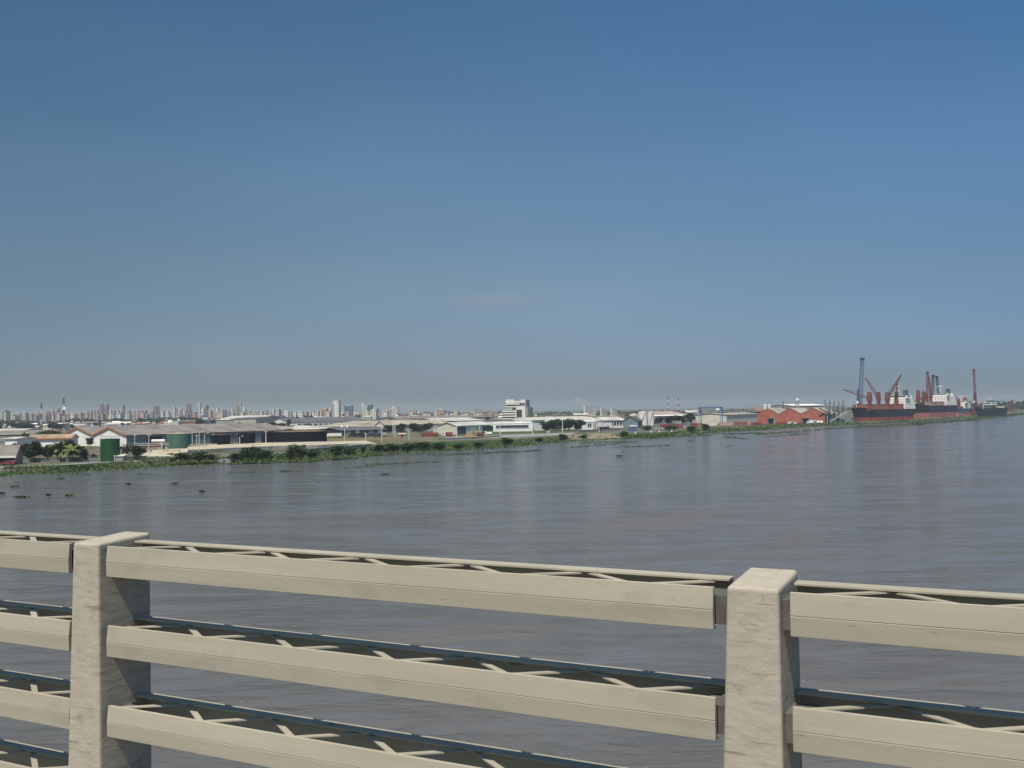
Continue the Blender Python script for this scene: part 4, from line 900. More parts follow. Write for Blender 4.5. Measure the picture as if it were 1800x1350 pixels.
# third ship
Y3 = 1135; s3 = place_ship('third, smallest cargo ship, blue-black hull behind the second', 1668, Y3, 1701, 48)
D3 = ZT(1685, 718, 1150); hull(48, 13, D3, 4.5, HULLB, HULLP, 1.2).build('hull', s3)
q = MB(); q.box(8, 26, -5, 5, D3-.85, D3+2.2, HATCH); q.build('hatch', s3)
superstructure(s3, 29, 45, 13, D3-.85, 9.5, 4, 6, REDC)
inv = Matrix.Rotation(-s3.rotation_euler.z, 3, 'Z'); ship_crane(s3, 16, D3+2.2, 9, None, REDC, 2); ship_crane(s3, 27.5, D3, 11, J((-3, 2, 8)), REDC, 1.6)
# barge
p = GP(1699, 727, 0); t = thing('barge', 'low blue barge between the third ship and the dark work vessel', 'barge', (p.x, p.y, 0), R(35))
q = hull(22, 8, 4.2, 1, HULLB, HULLB, .1); q.build('hull', t); q = MB(); q.box(14, 20, -3, 3, 3.4, 7, BLUEC); q.build('cabin', t); q = MB(); q.box(3, 12, -3, 3, 3.35, 4.6, HATCH); q.build('hatch', t)
# work vessel
p = GP(1773, 727, 0)
t = place_ship('dark work vessel with white wheelhouse at the far right of the quay', 1719, 1130, 1766, 46, 'work vessel'); t.name = 'work_vessel'
D4 = ZT(1740, 717, 1145); hull(46, 11, D4, 1.5, HULLK, HULLK, .5).build('hull', t)
q = MB(); q.box(2, 17, -4.5, 4.5, D4-.85, D4+1.0, STEELG); q.build('deck_house', t)
q = MB(); q.box(18, 25, -4, 4, D4-.85, D4+3.2, TEAL); q.box(17, 27, -4.6, 4.6, D4+3.21, D4+6.2, SHIPW); q.build('wheelhouse', t)
q = MB(); q.box(16.9, 16.98, -4, 4, D4+4.3, D4+5.6, GLASS)
for k in range(3): q.box(18.5+2.7*k, 20.3+2.7*k, -4.7, -4.62, D4+4.2, D4+5.6, GLASS)
q.build('wheelhouse_window', t)
q = MB(); q.box(19, 25, -3, 3, D4+6.22, D4+8.4, TEAL); q.tube((21, 0, D4+8), (21, 0, D4+12), .2, SHIPW, 5); q.tube((21, -2.5, D4+10.5), (21, 2.5, D4+10.5), .18, SHIPW, 5); q.build('mast', t)
q = MB(); q.box(29, 42, -3.5, 3.5, D4-.85, D4+1.8, CREAM); q.build('aft_house', t)
for k, x in enumerate((5, 9, 13)):
    q = MB(); q.tube((x, 0, D4+1), (x+(1 if k == 1 else 0), 0, D4+5.5-k), .25, SHIPW if k == 1 else RUST, 5); q.build('derrick_post', t)
# far derrick barge
p = XY(1775, 1500, 0); t = thing('derrick_barge', 'faint brown derrick barge near the far shore', 'barge', (p.x, p.y, 0))
q = MB(); q.box(-7, 9, -4, 4, -.5, 2.5, RUST); q.box(-4, 2, -2, 2, 2.5, 6, RUST); q.build('hull', t)
DKW = mat('weathered_brown_steel', (.12, .08, .08), .8, .2, .5)
for a, b in (((-5, 0, 3), (4, 0, 19)), ((6, 0, 3), (4, 0, 19)), ((-5, 0, 3), (2, 0, 10))):
    q = MB(); q.lattice(a, b, 2.4, .9, DKW, 7, .3, Vector((1, 0, 0)), Vector((0, 1, 0))); q.build('derrick', t)
for (px, py, lab) in ((1770, 717.5, 'left small white buoy right of the work vessel'), (1776.5, 721, 'right, larger white buoy near the far shore')):
    p = GP(px, py, 0); t = thing('buoy', lab, 'buoy', (p.x, p.y, 0)); q = MB(); q.cyl((0, 0, -.3), .9, 1.3, SHIPW, 10, r2=.7); q.build('float', t); q = MB(); q.cyl((0, 0, 1.0), .3, 1.3, SHIPW, 8, r2=.15); q.build('topmark', t)

# mobile harbour cranes on the quay
def mobile_crane(label, bx, by, tx, ty, Y, m, tower_y, w_=2.4, hook=None):
    b = XY(bx, Y); top = PT(tx, ty, Y); tw = PT(bx, tower_y, Y).z-LAND
    t = thing('harbour_crane', label, 'harbour crane', (b.x, b.y, LAND), 0, 'harbour cranes behind the ships')
    q = MB(); q.box(-5, 5, -4, 4, .8, 2.6, m); q.build('chassis', t)
    for x in (-4, -1.3, 1.3, 4):
        q = MB(); q.tube((x, -4.3, .8), (x, 4.3, .8), .8, TYRE, 10); q.build('wheel', t)
    q = MB(); q.hexa([(-1.8, -1.5, 2.6), (1.8, -1.5, 2.6), (1.8, 1.5, 2.6), (-1.8, 1.5, 2.6), (-1.1, -1, tw), (1.1, -1, tw), (1.1, 1, tw), (-1.1, 1, tw)], m); q.build('tower', t)
    q = MB(); q.box(-3, 3.6, 1.52, 5, 3, 7, m); q.build('machine_house', t)
    q = MB(); q.box(-2.6, -1.0, -2.9, -1.4, tw*.55, tw*.55+2.4, SHIPW); q.build('cab', t)
    a = Vector((0, -1.8, 4.5)); e = Vector((top.x-b.x, -1.8, top.z-LAND))
    q = MB(); q.lattice(a, e, w_, w_*.75, m, 18, .22); q.build('boom', t)
    q = MB(); q.box(e.x-w_*.55, e.x+w_*.55, -3, -.6, e.z-1, e.z+1.2, TYRE if m is not REDC else m); q.build('boom_head', t)
    q = MB(); q.tube((0, 0, tw), (e.x, -1.8, e.z), .09, TYRE, 4); q.tube((0, 0, tw), (0, 4, 6), .12, TYRE, 4); q.build('stay_cable', t)
mobile_crane('tall blue harbour crane above the bow of the first ship', 1510, 740, 1514.5, 631.5, 945, BLUEC, 685, 3.2)
mobile_crane('red harbour crane rising between first and second ship funnels', 1628.5, 730, 1629, 655, 1075, REDC, 690, 2.0)
mobile_crane('dark harbour crane just right of the red one', 1637, 730, 1639, 661, 1078, DKGR, 690, 2.4)
mobile_crane('dark harbour crane leaning left behind the second superstructure', 1652, 730, 1645.5, 663, 1085, DKGR, 690, 2.2)
mobile_crane('lone red harbour crane right of the third ship', 1714.5, 725, 1710.5, 650.5, 1160, REDC, 690, 2.2)

# ------------------------------------------------------------------ foliage
def leaves(q, pts, size, m, r, flat=0.0):
    for p in pts:
        s = size*r.uniform(.6, 1.35)
        a = r.uniform(0, 6.283); tl = r.uniform(-1, 1)*(1-flat); c, sn = math.cos(a), math.sin(a)
        u = Vector((c, sn, tl*.6)).normalized()*s*.5; v = Vector((-sn*.75, c*.75, r.uniform(-1, 1)*(1-flat)*1.3)).normalized()*s*.5
        q.poly([p-u, p-v*.8, p+u*r.uniform(.7, 1.1), p+v*.8], m)
def crown_pts(r, lobes, n):
    out_ = []; wts = [l[1]**2 for l in lobes]; tot = sum(wts)
    for (c, rad, sq), w_ in zip(lobes, wts):
        for _ in range(int(n*w_/tot)):
            while True:
                d = Vector((r.gauss(0, 1), r.gauss(0, 1), r.gauss(0, 1)))
                if d.length > .1: break
            d.normalize(); k = rad*(r.random()**.33)*r.uniform(.75, 1.12); out_.append(Vector(c)+Vector((d.x*k, d.y*k, d.z*k*sq)))
    return out_
def tree_proto(kind, seed, n=900, size=.55, m1=None, m2=None, nl=9, trunk=True):
    """unit tree: height 1 m x 8 = built for 8 m tall, 7 m wide"""
    r = random.Random(seed); H = 8.0
    crown = MB(); tr = MB(); lobes = []
    base = 2.2 if kind == 'tree' else .6
    for k in range(nl):
        a = r.uniform(0, 6.283); d = r.uniform(0, 2.4); z = r.uniform(base+1.0, H-1.5)
        lobes.append(((d*math.cos(a), d*math.sin(a), z), r.uniform(1.1, 1.9), r.uniform(.65, .9)))
    lobes.append(((0, 0, H*.55), 2.2, .9))
    pts = crown_pts(r, lobes, n); h = int(len(pts)*.62); r.shuffle(pts)
    leaves(crown, pts[:h], size, m1, r); leaves(crown, pts[h:], size*.85, m2, r)
    p = Vector((0, 0, -.2)); tr.tube(p, (0.1, 0, 2.4), .24, BARK, 7, r2=.17)
    for l in lobes[:6]: tr.tube((0.1, 0, 2.2), l[0], .12, BARK, 5, r2=.04)
    return crown, tr
PROTO = {}
def make_tree(key, kind, seed, m1, m2, n, size, nl=9):
    c, t_ = tree_proto(kind, seed, n, size, m1, m2, nl)
    t = bpy.data.objects.new('tree', None); COL.objects.link(t); t.location = (0, -500, -50)
    c.build('crown', t); t_.build('trunk', t); PROTO[key] = [t, False]
DARKM = leafmat('mid_dark_foliage', (.038, .072, .022))
for k in range(3): make_tree('near%d' % k, 'tree', 20+k, LEAFD, DARKM, 2600, .62, 12)
make_tree('grey', 'tree', 31, LEAFG, LEAFD, 800, .5)
for k in range(3): make_tree('bush%d' % k, 'bush', 40+k, LEAFM, DARKM, 1500, .62, 13)
for k in range(3): make_tree('mid%d' % k, 'bush', 50+k, DARKM, LEAFM, 1500, .95, 12)
for k in range(3): make_tree('far%d' % k, 'tree', 60+k, LEAFF, LEAFD, 260, 1.9)
def tree(key, px, yb, yt, wpx, label, Y=None, z=LAND, name='tree', cat='tree', group=None):
    c = GP(px, yb, z) if Y is None else XY(px, Y, z); h = (ZT(px, yt, c.y)-z)/8.0; wd = wpx*c.y/FPX/7.0
    P = PROTO[key]; rz = rnd.uniform(0, 6.28); h *= 1.1; wd *= 1.08
    if P[1]: o = dup(P[0], c, rz, label)
    else: o = P[0]; P[1] = True; o.location = c; o.rotation_euler = (0, 0, rz)
    o.name = name; o['label'] = label; o['category'] = cat; o.scale = (wd, wd, max(h, .1))
    if group: o['group'] = group
    elif 'group' in o: del o['group']
    return o
G1 = 'dark trees beside the palms'
for k, (px, yb, yt, w_, lab) in enumerate([(36, 813, 779, 32, 'leftmost dark tree, beside the open brown shed'), (60, 813, 777, 34, 'dark tree in front of the white wall, left of the first white pole'), (84, 812, 781, 26, 'lower dark tree behind the first white pole'),
        (101, 812, 779, 26, 'dark tree left of the palms'), (121, 811, 774, 36, 'tallest dark tree, behind the two palms'), (143, 811, 784, 26, 'dark tree right of the palms'), (50, 812, 790, 22, 'small dark tree low between the two leftmost trees'), (165, 810, 798, 12, 'small bush left of the dark green tank')]):
    tree('near%d' % (k % 3), px, yb, yt, w_, lab, group=G1)
tree('grey', 222, 809, 779, 34, 'thin grey-brown tree right of the dark green tank'); tree('near1', 241, 809, 784, 30, 'dark green tree right of the grey-brown one')
tree('near2', 150, 811, 800, 8, 'small round bush on the grass below the palms', name='shrub', cat='shrub'); tree('near0', 158, 782, 769, 14, 'dark bush at the foot of the left white gable', Y=470, name='shrub', cat='shrub')
BG = 'bushes on the river bank'
for k, (px, yb, yt, w_, lab) in enumerate([(318, 812, 794, 44, 'wide bush at the water right of the concrete blocks'), (350, 811, 792, 40, 'bush at the water below the lamp poles'), (372, 810, 796, 22, 'small bush left of the broken landing'),
        (415, 811, 795, 26, 'bush just right of the broken landing'), (436, 810, 783, 40, 'tall bush in front of second black tank'), (462, 810, 787, 38, 'bush below the narrow black tank'), (508, 808, 789, 22, 'small bush left of the tall round one'),
        (528, 808, 779, 40, 'tall round bush in front of the widest black tank'), (548, 806, 788, 28, 'bush right of the tall round one'), (590, 803, 782, 44, 'wide bush below the sandy quay end'), (612, 801, 786, 28, 'bush left of the grey wall gap'),
        (638, 798, 781, 14, 'narrow upright bush against the grey wall'), (668, 796, 780, 34, 'bush below the tallest pale pole'), (692, 795, 778, 34, 'bush right of the tallest pole'), (716, 795, 775, 42, 'wide bush below the kiosk'), (745, 793, 775, 40, 'bush below the dark red truck'),
        (770, 792, 776, 36, 'bush below the white-cabbed truck'), (805, 790, 777, 26, 'low bush in front of pale river wall'), (842, 788, 776, 30, 'low bush below the excavator'), (893, 782, 768, 30, 'bush right of the pale river wall'), (948, 778, 767, 18, 'small bush at river road edge'),
        (990, 775, 762, 24, 'bush at the foot of the tall pale pole'), (1025, 772, 763, 18, 'small bush left of the stone bank'), (1096, 768, 756, 20, 'round bush right of the stone bank'),
        (1137, 757, 748, 26, 'bush right of the blue hut'), (1180, 757, 747, 34, 'wide green bush below the red containers'), (1214, 759, 747, 22, 'left of two dark bushes by the gantry crane'), (1241, 758, 744, 24, 'right of two dark bushes by the gantry crane')]):
    tree('bush%d' % (k % 3), px, yb, yt, w_, lab, z=1.0, name='shrub', cat='shrub', group=BG)
MG = 'trees among the sheds'
for k, (px, Y, yt, w_, lab) in enumerate([(962, 690, 741, 30, 'leftmost of the big dark trees on the lawn'), (978, 695, 736, 34, 'big dark tree left of the tall pale pole'), (1000, 690, 737, 34, 'big dark tree right of the tall pale pole'), (1016, 688, 738, 26, 'rightmost of the big dark trees on the lawn'),
        (445, 1000, 744, 18, 'leftmost tree before the grey hall'), (462, 1000, 742, 22, 'second tree before the grey hall'), (480, 1000, 742, 22, 'third tree before the grey hall'), (496, 1000, 743, 20, 'rightmost tree before the grey hall'), (420, 1010, 743, 14, 'lone small tree before the beige hall'),
        (515, 900, 748, 12, 'small tree before the long white wall'), (536, 900, 744, 14, 'tree before the middle of the long white wall'), (508, 1030, 737, 10, 'tree at the left end of the long slate roof'), (640, 690, 750, 10, 'dark tree above the parked trucks'),
        (685, 720, 746, 20, 'green tree right of the yellowish gable'), (705, 730, 745, 24, 'green tree above the kiosk'), (728, 740, 744, 26, 'green tree left of the white warehouse'), (748, 740, 743, 24, 'green tree touching the white warehouse'), (738, 700, 751, 20, 'lower green tree in front of the grey sheds'),
        (865, 700, 748, 8, 'small tree at the left end of the window-strip hall'), (80, 600, 757, 24, 'dark tree at the foot of the left mast'), (96, 600, 758, 24, 'dark tree between the two masts'), (108, 590, 760, 16, 'small dark tree before the tall mast'), (45, 600, 760, 12, 'small tree on the left sheds'),
        (1160, 900, 733, 22, 'tree right of the white tanks'), (1176, 905, 731, 24, 'second tree right of the white tanks'), (1196, 900, 729, 26, 'tree left of the gantry crane'), (1214, 895, 727, 24, 'tall tree touching the gantry crane leg'), (1245, 900, 731, 20, 'left tree seen under the gantry crane'), (1260, 900, 733, 18, 'right tree seen under the gantry crane'), (1222, 890, 731, 16, 'small tree behind the gantry crane leg'),
        (1150, 905, 738, 18, 'low tree at the foot of the white tanks')]):
    tree('mid%d' % (k % 3), px, 0, yt, w_, lab, Y=Y, group=MG)

# palms
def palm(px, yb, yc, label, seed):
    r = random.Random(seed); c = GP(px, yb); h = ZT(px, yc, c.y)-LAND; t = thing('palm_tree', label, 'palm', (c.x, c.y-3, LAND))
    q = MB(); p = Vector((0, 0, 0))
    for k in range(6):
        n_ = Vector((.12*math.sin(k*.7), 0, h*(k+1)/6)); q.tube(p, n_, .2-.015*k, BARK, 7, r2=.19-.015*k); p = n_
    q.build('trunk', t)
    for k in range(15):
        a = 6.283*k/15+r.uniform(-.2, .2); el = r.uniform(-.1, 1.35); Lf = r.uniform(3.4, 4.3); q = MB(); pp = p.copy(); dirv = Vector((math.cos(a)*math.cos(el), math.sin(a)*math.cos(el), math.sin(el)))
        for j in range(8):
            q_ = pp+dirv*Lf/8; q.tube(pp, q_, .03, LEAFP, 3)
            sd = dirv.cross(Vector((0, 0, 1))).normalized(); ll = .95*math.sin(3.14*(j+1.2)/9.5)
            for s in (-1, 1):
                for o_ in (0, .33, .66):
                    b_ = pp.lerp(q_, o_); tip = b_+sd*s*ll+dirv*.35+Vector((0, 0, -.35*ll)); q.poly([b_, b_+dirv*.3, tip], LEAFP)
            dirv = (dirv+Vector((0, 0, -.21))).normalized(); pp = q_
        q.build('frond', t)
palm(113, 811, 790, 'left palm with pale green fronds before the dark trees', 3); palm(134, 811, 791, 'right palm with drooping pale fronds', 4)

# far tree masses and the far shore (read as one mass)
def treebelt(name, pts, h0, h1, size, n, m, seed, depth=60):
    r = random.Random(seed); q = MB(); w_ = [XY(px, Y) for px, Y in pts]
    for a, b in zip(w_, w_[1:]):
        nn = Vector((-(b-a).y, (b-a).x, 0)).normalized(); segl = (b-a).length
        k = int(n*segl/sum((y-x).length for x, y in zip(w_, w_[1:])))
        for _ in range(k):
            t_ = r.random(); u = r.uniform(0, depth); base = a.lerp(b, t_)+nn*u
            hh = (h0+(h1-h0)*(.5+.5*math.sin(base.x*.05+base.y*.03)+.35*math.sin(base.x*.17)))*r.random()**.5
            leaves(q, [base+Vector((0, 0, max(.3, hh)))], size, m, r)
    return struct(q.build(name), 'stuff')
treebelt('far_woodland', [(-60, 1500), (150, 1550), (300, 1500)], 5, 10, 5, 2600, LEAFF, 1, 160)
treebelt('far_woodland', [(930, 2200), (1100, 2100), (1300, 2000), (1460, 1900), (1560, 1800)], 4, 8, 5, 3600, LEAFF, 2, 120)
treebelt('far_woodland', [(1560, 1950), (1700, 1900), (1760, 1750), (1800, 1780), (1900, 1750), (2100, 1700)], 9, 15, 5, 4200, LEAFF, 3, 140)
treebelt('far_woodland', [(300, 2200), (500, 2400), (880, 2300)], 5, 11, 6, 1800, LEAFF, 4, 200)

# bank vegetation mats and weeds
def bank_green():
    r = random.Random(11); q = MB()
    prof = [(-700, 2), (0, .7), (240, .7), (262, 1.6), (385, 1.8), (395, .4), (410, 1.8), (470, 2.2), (500, 1.3), (560, 2.0), (640, 1.6), (680, 2.0), (780, 2.0), (840, 1.3), (1000, 1.2), (1060, .5), (1090, .8), (1250, .9), (1500, .7), (1900, .6)]
    def hp(px):
        for a, b in zip(prof, prof[1:]):
            if a[0] <= px <= b[0]: return a[1]+(b[1]-a[1])*(px-a[0])/(b[0]-a[0])
        return .5
    segs = [(-120, 400, 18000, .5, -10, 9), (400, 800, 19000, .55, -13, 9), (800, 1100, 11000, .7, -12, 8), (1100, 1300, 8000, .9, -14, 8), (1300, 1520, 7000, 1.1, -14, 8), (1520, 1800, 4500, 1.4, -24, 3)]
    for x0, x1, n, sz, o0, o1 in segs:
        for _ in range(n):
            px = r.uniform(x0, x1); p, nn, d = shore_at(px); o = r.uniform(o0, o1)
            edge = (math.sin(px*.11)+math.sin(px*.037+1)+math.sin(px*.31))*1.6
            if o < o0*.45+edge and r.random() < .8: continue
            h = hp(px)*(.12+.88*max(0, min(1, (o+3)/6)))*r.random()
            ground = LAND*max(0, min(1, o/3.5)); c = p+nn*o; c.z = ground+max(.06, h)
            leaves(q, [c], sz, r.choice((WEED, LEAFM, LEAFL, LEAFL)), r, .45)
    struct(q.build('bank_vegetation'), 'stuff')
bank_green()
def weeds():
    r = random.Random(5); q = MB()
    lines = [(400, 832, 530, 829, 70, 1.0), (240, 833, 300, 837, 40, 1.2), (600, 824, 700, 816, 60, 1.2), (640, 818, 770, 812, 110, 1.3), (760, 801, 880, 795, 110, 1.0), (850, 797, 950, 792, 110, .9), (560, 806, 700, 801, 30, 1.5),
             (1000, 787, 1090, 780, 70, 1.2), (1080, 787, 1180, 783, 70, .9), (1020, 778, 1120, 777, 70, 2.0), (1130, 772, 1250, 765, 60, 2), (1270, 764, 1340, 761, 110, .8), (1275, 768, 1310, 772, 40, 1.2), (1330, 764, 1480, 752, 120, 2.0), (1340, 769, 1420, 762, 40, 1),
             (1480, 752, 1620, 746, 180, 2.5), (1600, 745, 1720, 738, 200, 3), (1700, 737, 1800, 728, 160, 3), (0, 838, 160, 834, 60, 4), (0, 850, 200, 845, 20, 6), (280, 855, 600, 850, 25, 10), (60, 880, 400, 870, 16, 12), (900, 800, 1400, 780, 14, 8), (700, 812, 900, 806, 26, 3)]
    for (x0, y0, x1, y1, n, sp) in lines:
        for _ in range(n):
            t_ = r.random(); c = GP(x0+(x1-x0)*t_, y0+(y1-y0)*t_+r.gauss(0, sp*.45), 0); sc = r.choice((.2, .3, .45, .9))*c.y/420
            if r.random() < .1: continue
            k = int(3+12*sc)
            leaves(q, [c+Vector((r.gauss(0, sc*1.6), r.gauss(0, sc*.9), r.uniform(.04, .3))) for _ in range(k)], .42*c.y/380, r.choice((WEED, LEAFM, LEAFD)), r, .5)
    struct(q.build('floating_weeds'), 'stuff')
weeds()
for k, (px, py, wd, lab) in enumerate([(38, 875, 22, 'largest floating weed clump, at the lower left of the river'), (3, 868, 14, 'weed clump at the left edge'), (355, 865, 10, 'dark round weed clump alone in mid river'), (306, 851, 16, 'elongated weed clump left of the round one'),
        (226, 852, 9, 'small weed clump below the green tank reflection'), (85, 871, 9, 'small weed clump right of the largest one'), (122, 872, 16, 'thin yellowish weed clump near the largest one'), (25, 856, 16, 'flat weed clump close to the left edge'),
        (677, 835, 14, 'dark flat weed clump below the weed streaks'), (1088, 802, 12, 'flat dark weed clump in open water'), (1214, 776, 12, 'flat dark weed clump before the gantry crane'), (108, 842, 14, 'weed clump under the palm reflections'), (501, 829, 18, 'weed clump at the right end of the long streak')]):
    r = random.Random(100+k); c = GP(px, py, 0); q = MB(); wm = wd*c.y/FPX
    leaves(q, [Vector((r.gauss(0, wm*.23), r.gauss(0, wm*.2), r.uniform(.02, .35)*math.exp(-0))) for _ in range(int(90+wm*25))], .34, [LEAFM, LEAFD, WEED, LEAFL][k % 4] if k != 6 else LEAFL, r, .35)
    o = q.build('floating_plant'); o.location = (c.x, c.y, .02); tag(o, lab, 'water plant', 'weed clumps floating on the river')
# riprap
def riprap():
    r = random.Random(9); q = MB()
    for _ in range(420):
        px = r.uniform(1008, 1086); p, nn, d = shore_at(px); o = r.uniform(-1.5, 8); s = r.uniform(.4, 1.2); c = p+nn*o+Vector((0, 0, min(2.0, max(0, o)*.33)))
        pts = [c+Vector((sx*s*r.uniform(.5, 1), sy*s*r.uniform(.5, 1), sz*s*r.uniform(.4, .8))) for sz in (-1, 1) for sx, sy in ((-1, -1), (1, -1), (1, 1), (-1, 1))]
        q.hexa(pts, ROCK)
    struct(q.build('riprap'), 'stuff')
riprap()
# white mooring posts
for (px, py, lab) in ((1117, 766, 'leftmost white mooring post in the weeds'), (1144.5, 763, 'second white mooring post from the left, by the jetty'), (1159, 762.5, 'third white mooring post from the left'), (1181, 761.5, 'rightmost white mooring post in the weeds'), (1203, 755, 'white post above the weeds by the dark bush')):
    p = GP(px, py, 0); t = thing('mooring_post', lab, 'mooring post', (p.x, p.y, 0), 0, 'white mooring posts in the weeds'); q = MB(); q.cyl((0, 0, -.5), .45, 2.4, WHITE, 10); q.build('pile', t); q = MB(); q.cyl((0, 0, 1.9), .55, .2, WHITE, 10); q.build('cap', t)
p = GP(1133, 761.5, 0); t = thing('jetty', 'low dark jetty with grey canopy by the mooring posts', 'jetty', (p.x, p.y, 0)); LL = 13
q = MB(); q.box(0, LL, 0, 2.5, .9, 1.15, CONC); q.build('deck', t)
for k in range(6):
    q = MB(); q.box(LL*k/5.2, LL*k/5.2+.25, .1, .35, -.5, .88, RUST); q.build('pile', t)
q = MB(); q.slab([(LL*.45, -.4, 2.6), (LL*.95, -.4, 2.6), (LL*.95, 3, 3.1), (LL*.45, 3, 3.1)], .12, STEELG); q.tube((LL*.5, .1, 1.15), (LL*.5, .1, 2.6), .08, STEELG, 4); q.tube((LL*.9, .1, 1.15), (LL*.9, .1, 2.6), .08, STEELG, 4); q.build('canopy', t)

# ------------------------------------------------------------------ the town behind
LMK = [(0, 'the left sheds'), (60, 'the left mast'), (95, 'the tall mast with the dish'), (140, 'the twin white gables'), (210, 'the dark green tank'), (260, 'the pipe rack'), (310, 'the pale green tank'), (365, 'the dark blue roof'),
       (420, 'the beige concrete hall'), (465, 'the grey hall trees'), (510, 'the widest black tank'), (570, 'the white tanker truck'), (620, 'the parked trucks'), (680, 'the kiosk'), (740, 'the dark red truck'), (800, 'the white warehouse'), (850, 'the striped office block'), (950, 'the big dark trees'), (1030, 'the smoking plant'), (1100, 'the white tanks'), (1180, 'the salmon-roofed hall'), (1290, 'the cream warehouse')]
def lmk(px):
    b = LMK[0][1]
    for x, n_ in LMK:
        if px >= x: b = n_
    return b
ORD = ['first', 'second', 'third', 'fourth', 'fifth', 'sixth', 'seventh', 'eighth', 'ninth', 'tenth', 'eleventh', 'twelfth', 'thirteenth', 'fourteenth', 'fifteenth', 'sixteenth', 'seventeenth', 'eighteenth', 'nineteenth', 'twentieth', 'twenty-first', 'twenty-second', 'twenty-third', 'twenty-fourth', 'twenty-fifth', 'twenty-sixth', 'twenty-seventh', 'twenty-eighth', 'twenty-ninth', 'thirtieth']
CC = {'white': (.66, .64, .61), 'cream': (.58, .53, .43), 'pink': (.50, .40, .37), 'mauve': (.34, .25, .27), 'orange': (.45, .25, .17), 'grey': (.32, .33, .34), 'tan': (.42, .36, .28), 'blue': (.12, .17, .24), 'teal': (.07, .11, .14), 'salmon': (.42, .27, .22)}
FM = {k: facade(k+'_facade', tuple(min(.85, c*1.22) for c in v)) for k, v in CC.items()}
FM['blue'] = facade('blue_facade2', CC['blue'], (.07, .10, .15), 2.6, 3.1, .6, .6)
RC = {'white': WHITE, 'beige': ROOFB, 'grey': ROOFG, 'terracotta': TERRA, 'pale': ROOFL, 'dark': ROOFD}
PEND = []
def block(px0, px1, yt, Y, colr, adj='', setback=True, strip=False):
    a = XY(px0, Y); b = XY(px1, Y); wd = b.x-a.x; h = ZT((px0+px1)/2, yt, Y)-LAND; dp = max(10, wd*.8); rz = rnd.uniform(-.25, .25)
    q = MB(); m = FM[colr]; hs_ = h-(3 if setback and h > 18 else .0)
    q.box(0, wd, 0, dp, 0, hs_, m); q.box(-.25, wd+.25, -.25, dp+.25, hs_+.01, hs_+.9, RC['pale'] if colr == 'white' else m)
    if setback and h > 18: q.box(wd*.3, wd*.75, dp*.2, dp*.7, hs_+.91, hs_+3.2, RC['pale'])
    if h > 24:
        q.box(wd*.42, wd*.58, -.9, -.26, 0, hs_, WHITE if strip else m)
        nfl = int(hs_/3.1)
        for k in range(1, nfl): q.box(wd*.04, wd*.38, -.9, -.27, k*3.1-.5, k*3.1+.3, m)
    o = q.build('apartment_block'); o.location = (a.x, Y, LAND); o.rotation_euler = (0, 0, rz)
    kind = 'tower' if h > 42 else 'block'; PEND.append(((px0+px1)/2, o, colr, kind, 'apartment block')); o['category'] = 'apartment block'; return o
